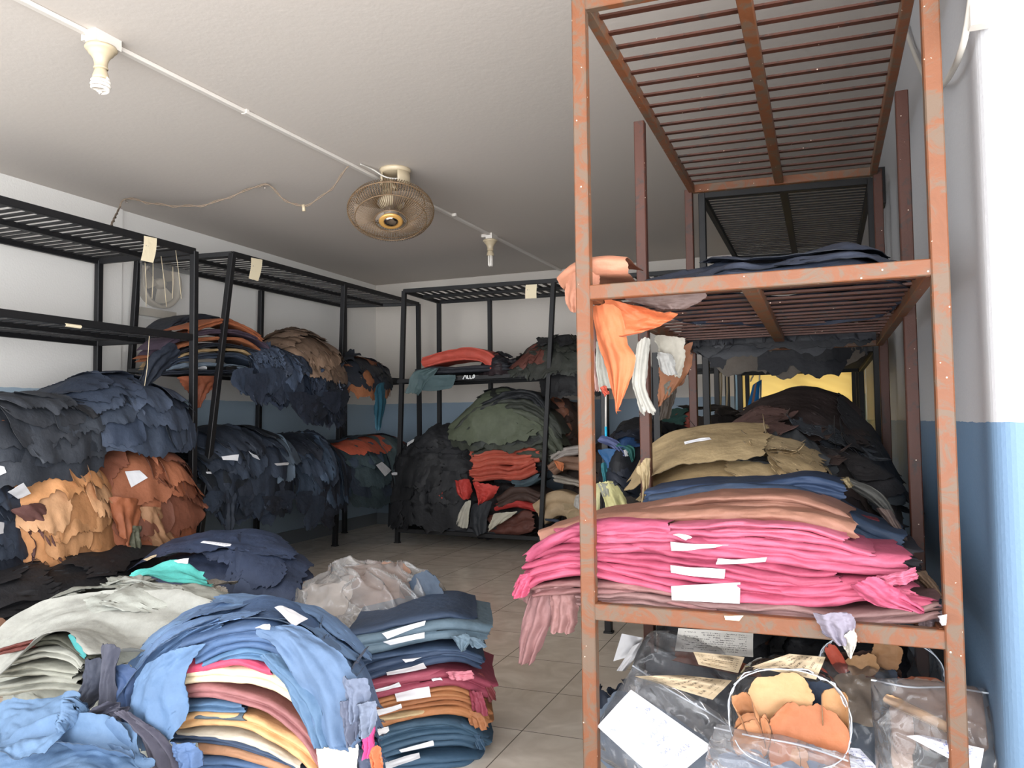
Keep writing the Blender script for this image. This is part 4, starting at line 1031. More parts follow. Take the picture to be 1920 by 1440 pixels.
# right bay of the back rack
heap((-2.05, CY + .35, .14), (.6, .35, .95), 10, [(48, 40, 36), (60, 48, 42), (38, 34, 34)], 'dark brown hide in the shadowed back rack right bay', 'dark hides in the right bay', size=(1.2, .7), seed=45)
for rgb, path, t, lb in [
    ((150, 112, 88), [(1036, 892), (1060, 880), (1090, 884), (1110, 880)], .12, 'tan-brown hide in the pale bundle behind the rusted post'),
    ((186, 176, 168), [(1038, 868), (1062, 856), (1090, 852), (1110, 850)], .09, 'grey-white hide on top of the pale bundle'),
    ((176, 166, 152), [(1036, 904), (1060, 908), (1090, 914)], .07, 'grey-beige fringed hide below the pale bundle'),
    ((204, 174, 132), [(1018, 985), (1045, 968), (1075, 975), (1100, 985)], .26, 'tan hide roll on the bottom shelf behind rusted post'),
    ((190, 164, 122), [(1070, 985), (1095, 975), (1115, 980)], .24, 'tan hide roll partly behind the rusted post')]:
    fold(rgb, lb, path, GY(CY - .06), t, DC, .3, 2, (.05, .05), amp=.014, ins=.04)
strip((224, 124, 60), 'orange hide scrap on the pale bundle', [(1038, 862), (1046, 878)], [(1058, 868), (1056, 884)], GY(CY - .12), nu=18, nv=14, bulge=.02)
strip((56, 70, 92), 'dark blue band tied over the tan rolls', [(1020, 972), (1050, 976), (1068, 1000)], [(1021, 976), (1048, 982), (1062, 1003)], GY(CY - .12), nu=26, nv=8, jg=(.0, .0, .02), name='fabric_band', cat='band')
strip((200, 196, 188), 'pale grey hide folded by the rusted post foot shelf', [(1078, 930), (1076, 950)], [(1098, 922), (1096, 960)], GY(CY - .1), nu=18, nv=14)
# ---- low black stand
heap((-1.15, 5.5, .93), (.3, .6, .38), 8, [(44, 58, 96), (30, 70, 118), (38, 44, 58), (30, 32, 38)], 'blue or black hide in the pile on low black stand', 'blue pile on the low stand', size=(1.4, .8), seed=51)
for rgb, L_, R_, lb in [
    ((34, 96, 150), [(1118, 842), (1135, 870), (1140, 905)], [(1165, 842), (1162, 880), (1152, 908)], 'royal blue hide hanging off the low black stand'),
    ((86, 98, 146), [(1120, 828), (1145, 838), (1170, 858)], [(1130, 815), (1160, 828), (1178, 850)], 'periwinkle hide edge on the blue pile'),
    ((36, 128, 140), [(1126, 870), (1132, 905)], [(1138, 865), (1142, 908)], 'narrow teal hide beside the royal blue one'),
    ((22, 98, 92), [(1155, 838), (1175, 848), (1185, 868)], [(1162, 830), (1188, 838), (1192, 858)], 'dark teal-green hide edge with white tag')]:
    strip(rgb, lb, L_, R_, GY(4.9), bulge=.03, jg=(.03, .05, .06), nu=30, nv=18)
strip((232, 224, 150), 'pale yellow hide draped on the low black stand', [(1119, 906), (1135, 945), (1140, 1000)], [(1152, 900), (1172, 930), (1190, 1000)], GY(4.84), bulge=.05, folds=.014, jg=(.03, .05, .05), nu=44, nv=34)
strip((226, 220, 160), 'narrower pale yellow hide left of the draped yellow one', [(1100, 912), (1104, 1000)], [(1128, 905), (1120, 1000)], GY(4.86), bulge=.02, jg=(.03, .05, .05), nu=30, nv=18)
strip((176, 176, 158), 'grey-yellow hide flap lying on the yellow hides', [(1120, 905), (1130, 930)], [(1150, 905), (1146, 932)], GY(4.81), bulge=.02, jg=(.05, .05, .08), nu=20, nv=18)
heap((-.95, 6.5, .93), (.45, .5, .5), 7, [(44, 38, 36), (52, 44, 40), (150, 60, 44), (30, 72, 66)], 'dark, red or green hide behind the blue pile', 'dark hides behind the blue pile', size=(1.4, .8), seed=52)

# ---- rusted rack, middle shelf
ZM = 1.81
fold((196, 128, 94), 'light brown hide rolled up over the rusted shelf corner', [(1052, 540, 2.6), (1075, 520, 2.55), (1110, 512, 2.55), (1172, 512, 2.56)], ('Y', 2.56), .055, (0, 1, 0), .3, 1, (.01, .02), amp=.006, ins=.04)
strip((192, 124, 92), 'light brown hide falling outside the rusted front post', [(1066, 508), (1062, 560), (1070, 585)], [(1130, 498), (1120, 545), (1102, 590)], GY(2.6), bulge=.05, folds=.01, jg=(.01, .05, .05))
strip((216, 108, 44), 'bright orange hide hanging in a long point at the rusted post', [(1106, 572), (1122, 640), (1142, 700), (1158, 772)], [(1165, 575), (1176, 640), (1190, 680), (1162, 768)], GY(2.62), bulge=.03, folds=.007, jg=(.02, .03, .07), nu=64, nv=40)
strip((212, 104, 42), 'bright orange hide swagged under the rusted middle shelf', [(1128, 556), (1140, 596), (1158, 628), (1185, 628)], [(1200, 574), (1240, 586), (1262, 584), (1280, 586)], GY(2.6), bulge=-.05, folds=.009, jg=(.02, .04, .05), nu=56, nv=40)
strip((112, 90, 84), 'grey-brown hide sagging between the slats of rusted middle shelf', [(1163, 559), (1210, 572), (1240, 582)], [(1330, 548), (1310, 566), (1285, 580)], GY(2.64), bulge=.02, folds=.006, jg=(.02, .05, .04))
for rgb, L_, R_, Y_, lb in [
    ((190, 148, 138), [(1102, 600), (1104, 660), (1112, 726)], [(1122, 600), (1116, 670), (1124, 735)], 2.66, 'dusty pink hide hanging beside the rusted front post'),
    ((196, 196, 184), [(1118, 640), (1118, 690), (1122, 738)], [(1134, 640), (1142, 690), (1148, 728)], 2.72, 'pale grey hide hanging behind the orange point'),
    ((226, 92, 62), [(1126, 728), (1136, 745)], [(1136, 722), (1144, 738)], 2.68, 'small red hide tip below the pale grey one'),
    ((200, 196, 184), [(1195, 640), (1186, 715), (1190, 735), (1200, 776)], [(1222, 630), (1214, 700), (1216, 740), (1236, 776)], 3.3, 'cream-white hide hanging long beside the inner rusted post'),
    ((206, 198, 180), [(1226, 628), (1236, 660), (1240, 700)], [(1290, 634), (1284, 670), (1276, 706)], 3.55, 'cream hide with slits and fringed edge hanging at shelf side'),
    ((196, 194, 188), [(1232, 660), (1238, 690), (1244, 702)], [(1262, 665), (1268, 690), (1270, 704)], 3.5, 'grey-white fringe hide over the slitted cream hide'),
    ((158, 98, 58), [(1232, 690), (1236, 735), (1234, 765)], [(1296, 640), (1294, 690), (1262, 735)], 3.7, 'brown hide hanging beyond the slitted cream hide'),
    ((134, 82, 50), [(1256, 690), (1250, 740)], [(1300, 660), (1282, 720)], 3.85, 'dark brown hide hanging deepest at the shelf side'),
    ((66, 56, 46), [(1240, 742), (1236, 790)], [(1270, 722), (1258, 782)], 3.75, 'black-brown ragged hide end lowest at the shelf side'),
    ((112, 108, 96), [(1240, 725), (1246, 745)], [(1268, 708), (1262, 740)], 3.7, 'grey-olive hide end on the brown ones')]:
    strip(rgb, lb, L_, R_, GY(Y_), bulge=.02, folds=.008, jg=(.03, .08, .1), nu=40, nv=26)
heap((-.15, 3.2, ZM - .02), (.46, .6, .1), 9, [(46, 54, 72), (40, 46, 60), (52, 60, 78)], 'navy hide lying on the rusted rack middle shelf', 'navy hides on the rusted middle shelf', size=(1.6, .8), th=(-3.1, 3.1), seed=61)
drape((.25, 4.4, 1.80), (-1, 0, 0), (0, -1, 0), [(-.4, .04), (-.1, .05), (.03, -.01), (.04, -.05)], .95,
      shingles(9, [(44, 46, 52), (56, 58, 62), (36, 38, 44), (88, 78, 66)], 'charcoal hide edge hanging in rags under rusted middle shelf far half', 'rags under the middle shelf', s0=(0, .2), s1=(1.05, .85), spread=.45), seed=62, jg=.07)
drape((.28, 5.25, 1.81), (-1, 0, 0), (0, -1, 0), [(-1.2, .1), (-.3, .12), (.03, .0), (.05, -.03)], 1.0,
      shingles(12, [(40, 42, 48), (52, 54, 60), (92, 84, 76), (34, 36, 42)], 'dark hide edge hanging in rags off the grating rack middle shelf', 'rags off the grating rack', s0=(0, .2), s1=(1.08, .85), spread=.4), seed=63, jg=.07)

# ---- rusted rack, lower shelf: mounds behind
ZL = .775
heap((-.16, 4.15, ZL), (.42, .8, .42), 14, [(62, 58, 58), (76, 80, 84), (54, 50, 50), (84, 72, 68)], 'grey-brown hide in the big dark mound behind the beige pile', 'dark mound on the rusted rack', th=(-3.3, .4), size=(1.3, .7), seed=71, wr=.02)
DMC = [[(1335, 815, 4.62), (1395, 778, 4.62), (1450, 753, 4.62), (1497, 741, 4.62), (1548, 753, 4.62), (1592, 782, 4.62), (1632, 825, 4.62), (1656, 880, 4.62)],
       [(1325, 850, 4.2), (1400, 815, 4.2), (1460, 798, 4.2), (1510, 795, 4.2), (1565, 808, 4.2), (1615, 842, 4.2), (1655, 895, 4.2), (1675, 950, 4.2)],
       [(1330, 900, 3.75), (1400, 875, 3.75), (1470, 862, 3.75), (1530, 865, 3.75), (1585, 885, 3.75), (1635, 925, 3.75), (1672, 970, 3.75), (1695, 1020, 3.75)],
       [(1340, 960, 3.45), (1420, 945, 3.45), (1490, 940, 3.45), (1550, 945, 3.45), (1605, 965, 3.45), (1650, 995, 3.45), (1685, 1030, 3.45), (1710, 1060, 3.45)]]
DL, DG = 'brown or slate hide in the dark peak before the yellow window', 'dark peak before the window'
loft(DMC, [((66, 54, 50), -.02, 1.0, 0, 1, DL, DG), ((74, 60, 56), 0, .9, 0, .7, DL, DG)] +
     [((82, 64, 58) if a_ < .45 else random.choice([(72, 78, 86), (62, 66, 74), (54, 52, 52)]), random.uniform(0, .35), random.uniform(.5, 1.0), a_ - .05, a_ + random.uniform(.2, .32), DL, DG) for a_ in (.7, .6, .75, .52, .66, .45, .78, .36, .56, .25, .68, .12, .48)] +
     [((58, 46, 44), -.03, .45, .15, .72, 'black-brown hide capping the dark peak before the yellow window', None), ((46, 46, 50), .0, .55, .62, .95, 'black hide with torn edge on the dark peak right shoulder', None), ((104, 76, 70), .2, .62, .0, .4, 'dusty brown hide on the dark peak left shoulder', None)],
     ('Y', 4), t=.007, seed=72, wr=.016, bump=.03, jg=.075)
BE = [[(1195, 905, 3.95), (1225, 850, 3.95), (1270, 822, 3.95), (1340, 808, 3.95), (1420, 804, 3.95), (1480, 814, 3.95), (1545, 850, 3.95), (1570, 890, 3.95)],
      [(1190, 930, 3.6), (1232, 885, 3.6), (1290, 858, 3.6), (1370, 848, 3.6), (1450, 850, 3.6), (1520, 872, 3.6), (1568, 908, 3.6)],
      [(1192, 950, 3.35), (1240, 918, 3.35), (1310, 905, 3.35), (1390, 900, 3.35), (1470, 902, 3.35), (1540, 915, 3.35), (1578, 930, 3.35)],
      [(1196, 968, 3.28), (1245, 950, 3.28), (1320, 946, 3.28), (1400, 944, 3.28), (1480, 942, 3.28), (1550, 940, 3.28), (1580, 944, 3.28)]]
BL, BG = 'beige hide in the broad beige pile on the rusted rack', 'beige hides on the rusted rack'
loft(BE, [((196, 168, 118), -.02, 1.0, 0, 1, BL, BG), ((188, 158, 108), .1, .98, .05, .75, BL, BG), ((200, 172, 122), .0, .95, .5, 1.02, BL, BG)] +
     [((random.choice([(196, 166, 116), (190, 158, 110), (204, 176, 128)])), random.uniform(.05, .3), random.uniform(.5, .9), a_, a_ + random.uniform(.16, .26), BL, BG) for a_ in (.82, .74, .8, .68, .76, .62, .7, .58)] +
     [((198, 170, 120), -.03, .72, .0, .68, 'widest smooth beige hide covering the top of the beige pile', None)], ('Y', 3.5), t=.007, seed=73, wr=.008, bump=.02, jg=.035)
strip((196, 170, 120), 'beige hide tail hanging outside the inner rusted post', [(1192, 880), (1206, 910), (1198, 975)], [(1222, 855), (1218, 900), (1214, 970)], GY(3.3), bulge=.02, folds=.02, jg=(.05, .05, .1))
fold((50, 72, 106), 'navy blue hide folded under the beige pile', [(1212, 950), (1300, 938), (1420, 930), (1520, 930), (1580, 942)], GY(3.05), .06, (0, 1, 0), .4, 2, (.04, .05), amp=.01)
fold((56, 76, 104), 'navy blue hide sloping down right behind the pink stack', [(1228, 975), (1340, 955), (1480, 958), (1600, 1010), (1690, 1045)], GY(2.98), .08, (0, 1, 0), .4, 2, (.04, .06), amp=.012)
fold((62, 60, 66), 'charcoal hide sloping to the right post behind pink stack', [(1560, 1030), (1640, 1055), (1725, 1070)], GY(2.95), .06, (0, 1, 0), .4, 2, (.04, .06), amp=.012)
for rgb, L_, R_, Y_, lb in [
    ((100, 98, 92), [(1570, 900), (1640, 945), (1672, 985)], [(1590, 895), (1652, 925), (1690, 990)], 3.3, 'grey hide tail sliding down the dark mound right side'),
    ((172, 150, 104), [(1574, 898), (1586, 915)], [(1590, 893), (1600, 912)], 3.25, 'small beige hide tip at the dark mound right side'),
    ((130, 44, 56), [(1594, 966), (1640, 980)], [(1600, 962), (1650, 972)], 3.2, 'thin dark red hide edge in the dark mound'),
    ((112, 92, 84), [(1640, 950), (1690, 1010)], [(1672, 955), (1706, 1020)], 3.15, 'taupe hide tail at the foot of the dark mound'),
    ((120, 92, 66), [(1700, 1070), (1755, 1120)], [(1735, 1068), (1770, 1118)], 2.75, 'brown hide corner lying right of the pink stack')]:
    strip(rgb, lb, L_, R_, GY(Y_), bulge=.03, folds=.012, jg=(.03, .08, .1), nu=34, nv=18)
# ---- the pink stack
Pk = GY(2.52); DP = (0, 1, 0)
for rgb, path, t, m_, lb, e_ in [
    ((140, 103, 100), [(1082, 1136), (1200, 1140), (1360, 1160), (1560, 1172), (1690, 1174), (1770, 1165)], .045, 2, 'mauve hide lowest on the rusted front shelf', (.02, .06)),
    ((146, 98, 96), [(1000, 1120, 2.56), (1050, 1118), (1120, 1118), (1240, 1132), (1340, 1150)], .05, 2, 'dusty mauve hide under the left half of the pink stack', (.05, .05)),
    ((198, 77, 112), [(975, 1115, 2.58), (1020, 1092), (1100, 1083), (1190, 1100), (1290, 1122), (1430, 1135), (1560, 1138), (1640, 1130), (1730, 1142)], .055, 2, 'bright pink hide at the bottom of the pink stack', (.03, .09)),
    ((190, 70, 105), [(985, 1082, 2.58), (1040, 1072), (1110, 1068), (1230, 1082), (1360, 1104), (1500, 1122), (1620, 1120), (1700, 1118)], .05, 2, 'pink hide second from the bottom of the pink stack', (.03, .08)),
    ((172, 63, 95), [(1000, 1066, 2.58), (1060, 1050), (1130, 1050), (1250, 1058), (1380, 1078), (1500, 1100), (1580, 1098)], .05, 2, 'deeper rose hide in the middle of the pink stack', (.04, .05)),
    ((195, 80, 114), [(1035, 1040, 2.58), (1110, 1036), (1260, 1038), (1400, 1052), (1520, 1068), (1620, 1082), (1712, 1086)], .06, 2, 'pink hide with a torn right end in the pink stack', (.03, .06)),
    ((197, 84, 117), [(1045, 1022, 2.58), (1130, 1018), (1270, 1020), (1400, 1024), (1520, 1036), (1640, 1062)], .045, 2, 'pale pink hide second from the top of the stack', (.03, .05)),
    ((188, 73, 109), [(990, 1055, 2.58), (1040, 1022), (1100, 1003), (1190, 1000), (1256, 1002)], .04, 1, 'pink hide on the top left of the pink stack', (.05, .02)),
    ((200, 91, 121), [(1255, 1008), (1380, 1002), (1500, 1008), (1590, 1032)], .035, 2, 'light pink hide on the top right of the pink stack', (.02, .05)),
    ((165, 112, 89), [(1016, 1024, 2.6), (1100, 1000, 2.6), (1250, 985, 2.6), (1400, 985, 2.6), (1520, 990, 2.6), (1598, 1010, 2.6)], .05, 1, 'tan-brown hide roll lying on the pink stack', (.01, .04)),
    ((163, 112, 91), [(1180, 985, 2.72), (1290, 962, 2.72), (1400, 956, 2.72), (1500, 965, 2.72), (1590, 1000, 2.72)], .05, 2, 'tan-brown hide behind the roll on the pink stack', (.04, .06))]:
    fold(rgb, lb, path, Pk, t * 1.02, DP, .34, m_, e_, nu=120, amp=.011, ins=.03)
strip((190, 132, 110), 'tan-brown hide corner sticking up behind the roll', [(1335, 960), (1372, 940), (1396, 936)], [(1460, 968), (1440, 952), (1412, 940)], GY(2.8), bulge=.02, jg=(.03, .05, .05), nu=24, nv=20)
for rgb, L_, R_, Y_, lb in [
    ((149, 103, 102), [(1000, 1105), (985, 1150), (975, 1190), (972, 1236)], [(1048, 1098), (1040, 1150), (1022, 1195), (1000, 1244)], 2.6, 'mauve hide tongue drooping lowest off the shelf left end'),
    ((156, 109, 105), [(1030, 1096), (1035, 1150), (1030, 1182)], [(1086, 1100), (1084, 1150), (1080, 1186)], 2.57, 'mauve hide flap hanging against the rusted front post'),
    ((132, 91, 89), [(985, 1095), (972, 1120)], [(1030, 1090), (1020, 1140)], 2.64, 'darker mauve hide curl at the shelf left end'),
    ((202, 68, 107), [(976, 1075), (962, 1115)], [(1008, 1070), (990, 1120)], 2.56, 'hot pink hide tip at the pink stack left end'),
    ((204, 96, 128), [(1640, 1080), (1645, 1100)], [(1716, 1062), (1720, 1086)], 2.5, 'pale pink hide tongue sticking right from the pink stack'),
    ((197, 73, 112), [(1590, 1095), (1640, 1135), (1700, 1142)], [(1640, 1075), (1690, 1108), (1738, 1146)], 2.48, 'pink torn hide flap at the pink stack right end'),
    ((147, 139, 156), [(1525, 1148), (1540, 1180), (1566, 1206)], [(1590, 1144), (1602, 1168), (1598, 1200)], 2.46, 'lilac-grey hide flopping over the rusted front beam'),
    ((207, 200, 188), [(1570, 1198), (1582, 1214), (1592, 1230)], [(1600, 1170), (1606, 1200), (1597, 1229)], 2.455, 'white hide tip below the lilac-grey flap'),
    ((149, 128, 132), [(1700, 1140), (1722, 1172)], [(1770, 1128), (1772, 1168)], 2.6, 'mauve-grey hide corner at the front shelf right end')]:
    strip(rgb, lb, L_, R_, GY(Y_), bulge=.03, folds=.014, jg=(.03, .07, .08), nu=48, nv=32)

# ---- floor stack on the right of the foreground
for rgb, path, t, m_, lb, e_ in [
    ((58, 92, 120), [(700, 1452, 2.62), (790, 1448, 2.72), (870, 1440, 2.86), (900, 1432, 3.0)], .05, 2, 'teal-blue hide at the foot of the tall floor stack', (.02, .05)),
    ((66, 98, 124), [(690, 1432, 2.6), (770, 1412, 2.72), (860, 1402, 2.86), (896, 1412, 3.0)], .05, 2, 'teal-blue hide second from the floor in the tall stack', (.02, .05)),
    ((60, 94, 120), [(690, 1412, 2.6), (770, 1386, 2.72), (860, 1378, 2.86), (905, 1398, 3.0)], .045, 2, 'teal-blue hide third from the floor in the tall stack', (.02, .05)),
    ((56, 88, 112), [(690, 1390, 2.6), (770, 1370, 2.72), (850, 1366, 2.84), (912, 1400, 3.0)], .03, 1, 'teal-blue hide under the caramel ones', (.02, .04)),
    ((190, 122, 66), [(690, 1378, 2.6), (770, 1352, 2.72), (850, 1344, 2.84), (915, 1366, 2.98)], .035, 1, 'caramel hide lowest of the caramel band', (.02, .03)),
    ((206, 178, 128), [(690, 1360, 2.6), (770, 1344, 2.72), (830, 1336, 2.84), (876, 1344, 2.95)], .018, 1, 'thin cream-beige hide inside the caramel band', (.02, .03)),
    ((178, 110, 60), [(690, 1352, 2.6), (770, 1332, 2.72), (850, 1324, 2.84), (912, 1350, 2.98)], .04, 2, 'caramel hide in the middle of the caramel band', (.02, .05)),
    ((186, 120, 66), [(690, 1336, 2.6), (770, 1318, 2.72), (850, 1308, 2.84), (900, 1326, 2.96)], .035, 2, 'caramel hide topping the caramel band', (.02, .06)),
    ((164, 62, 86), [(690, 1316, 2.6), (770, 1298, 2.72), (850, 1288, 2.84), (915, 1312, 2.98)], .06, 2, 'burgundy hide wide across the tall floor stack', (.02, .06)),
    ((172, 72, 94), [(690, 1296, 2.6), (770, 1280, 2.72), (840, 1270, 2.84), (888, 1276, 2.95)], .03, 1, 'rose-burgundy hide with folded pink corner', (.02, .03)),
    ((56, 76, 106), [(680, 1280, 2.6), (770, 1256, 2.72), (850, 1244, 2.84), (896, 1256, 2.95)], .05, 2, 'navy hide above the burgundy ones', (.02, .05)),
    ((60, 82, 112), [(670, 1256, 2.6), (760, 1240, 2.72), (850, 1232, 2.84), (902, 1246, 2.95)], .035, 2, 'navy hide under the grey-teal bundle', (.02, .05)),
    ((96, 120, 136), [(665, 1236, 2.6), (760, 1214, 2.72), (850, 1200, 2.84), (908, 1212, 2.95)], .075, 2, 'grey-teal thick hide bundle in the tall floor stack', (.02, .04)),
    ((54, 72, 98), [(655, 1206, 2.62), (760, 1186, 2.74), (840, 1172, 2.85), (884, 1182, 2.95)], .05, 2, 'dark navy hide on top of the tall floor stack', (.02, .04))]:
    fold(rgb, lb, path, GY(2.7), t, (-.42, .9, 0), .42, m_, e_, nu=90, amp=.006, ins=.024)
for rgb, L_, R_, Y_, lb in [
    ((232, 104, 58), [(822, 1160), (850, 1158), (866, 1164)], [(830, 1152), (852, 1152), (874, 1166)], 2.98, 'orange-red hide edge peeping at the stack top right'),
    ((116, 40, 44), [(888, 1258), (905, 1290), (916, 1320)], [(902, 1262), (922, 1285), (934, 1308)], 2.98, 'dark red ragged hide ends at the stack right side'),
    ((100, 124, 140), [(845, 1192), (856, 1208), (868, 1222)], [(876, 1188), (882, 1200), (872, 1218)], 2.8, 'grey-teal torn flap on the thick bundle'),
    ((104, 128, 146), [(872, 1186), (885, 1212)], [(898, 1196), (914, 1214)], 2.86, 'grey-blue hide end at the thick bundle right side'),
    ((226, 128, 146), [(838, 1258), (842, 1272)], [(888, 1256), (888, 1274)], 2.8, 'pink folded corner on the rose-burgundy hide'),
    ((150, 50, 72), [(880, 1290), (888, 1330)], [(906, 1296), (918, 1342)], 2.9, 'burgundy torn hide end at the stack right side'),
    ((176, 108, 56), [(870, 1325), (885, 1360)], [(905, 1335), (918, 1368)], 2.92, 'caramel hide end curling at the stack right side'),
    ((54, 84, 110), [(880, 1370), (895, 1400)], [(900, 1375), (912, 1405)], 2.95, 'teal-blue hide end at the stack right foot')]:
    strip(rgb, lb, L_, R_, GY(Y_), bulge=.015, folds=.01, jg=(.05, .09, .09), nu=30, nv=22)

# ---- foreground: blue arch
for rgb, path, t, m_, lb in [
    ((72, 104, 146), [(370, 1452), (450, 1454), (540, 1475)], .05, 2, 'blue hide lowest in view inside the arched floor stack'),
    ((186, 132, 92), [(372, 1416), (440, 1424), (520, 1448), (590, 1490)], .032, 1, 'light brown hide near the bottom of the arched floor stack'),
    ((58, 78, 108), [(318, 1394), (420, 1402), (520, 1436), (590, 1480)], .032, 2, 'dark blue hide above the light brown one'),
    ((206, 196, 176), [(332, 1384), (420, 1390), (490, 1408), (560, 1446)], .022, 1, 'grey-cream hide under the tan one'),
    ((228, 174, 110), [(328, 1372), (390, 1364), (460, 1372), (540, 1412), (590, 1460)], .05, 2, 'tan hide thick with creases in the arched floor stack'),
    ((86, 100, 110), [(343, 1350), (400, 1352), (460, 1352)], .022, 1, 'grey-slate hide above the tan one'),
    ((76, 112, 148), [(343, 1334), (400, 1338), (455, 1340)], .035, 2, 'blue hide below the rose one'),
    ((172, 108, 108), [(342, 1312), (420, 1314), (500, 1340), (560, 1390), (600, 1450)], .045, 2, 'rose-mauve hide in the arched floor stack'),
    ((240, 220, 180), [(342, 1284), (420, 1280), (500, 1294), (560, 1332), (610, 1394), (640, 1470)], .055, 2, 'cream hide sweeping down the arched floor stack'),
    ((214, 60, 100), [(345, 1270), (400, 1256), (450, 1250), (505, 1268)], .03, 1, 'magenta hide over the cream one'),
    ((82, 124, 164), [(385, 1262), (440, 1242), (500, 1246), (560, 1282), (612, 1340), (652, 1410)], .035, 2, 'sky blue hide edging the arched floor stack'),
    ((78, 112, 158), [(372, 1244), (430, 1222), (490, 1220), (545, 1248), (600, 1300)], .05, 2, 'mid blue hide tucked at the arch top'),
    ((70, 100, 142), [(350, 1228), (420, 1204), (490, 1200), (550, 1228), (606, 1282)], .05, 2, 'dark blue hide directly beneath the arch cover')]:
    fold(rgb, lb, path, GY(2.12), t * .95, (-.56, .83, 0), .42, m_, (.02, .03), nu=90, amp=.007, ins=.022)
AC = [[(285, 1205, 2.62), (330, 1162, 2.62), (400, 1139, 2.62), (480, 1128, 2.62), (560, 1142, 2.62), (630, 1187, 2.62), (676, 1245, 2.62), (700, 1310, 2.62), (708, 1390, 2.62)],
      [(262, 1265, 2.38), (312, 1198, 2.38), (385, 1160, 2.38), (465, 1145, 2.38), (545, 1158, 2.38), (612, 1202, 2.38), (662, 1262, 2.38), (692, 1330, 2.38), (704, 1410, 2.38)],
      [(240, 1345, 2.16), (272, 1275, 2.16), (335, 1216, 2.15), (400, 1190, 2.14), (470, 1178, 2.14), (540, 1192, 2.14), (600, 1240, 2.14), (648, 1305, 2.14), (676, 1370, 2.14), (692, 1440, 2.14)]]
RL, RG = 'grey-blue ragged hide end shingled down the arch right side', 'ragged ends on the blue arch'
loft(AC, [((100, 138, 186), -.02, 1.0, .0, 1.0, 'undermost denim-blue hide of the foreground arch cover', None),
          ((104, 142, 190), .0, .95, .1, .92, 'second denim-blue hide of the foreground arch cover', None)] +
     [(random.choice([(92, 120, 158), (100, 126, 160), (84, 110, 148), (104, 116, 138), (98, 104, 126)]), random.uniform(.0, .55), random.uniform(.7, 1.02), a_, a_ + random.uniform(.14, .24), RL, RG)
      for a_ in (.86, .8, .88, .76, .83, .72, .8, .68, .75, .84, .66, .7)] +
     [((96, 126, 164), .55, 1.03, .5, .93, 'broad dull blue hide hanging down the arch right front', None),
      ((92, 126, 172), .0, .7, -.02, .45, 'dark-edged denim-blue hide at the arch left shoulder', None),
      ((108, 146, 192), .3, .8, .1, .78, 'denim-blue hide running along the arch crest', None),
      ((104, 140, 188), .72, 1.02, .02, .52, 'denim-blue hide folded along the arch near edge', None),
      ((110, 146, 192), -.03, .42, .3, .8, 'topmost denim-blue hide at the back of the arch crest', None)],
     ('Y', 2.3), t=.0045, seed=81, res=(64, 84), wr=.012, bump=.018, jg=.03, flare=.02)
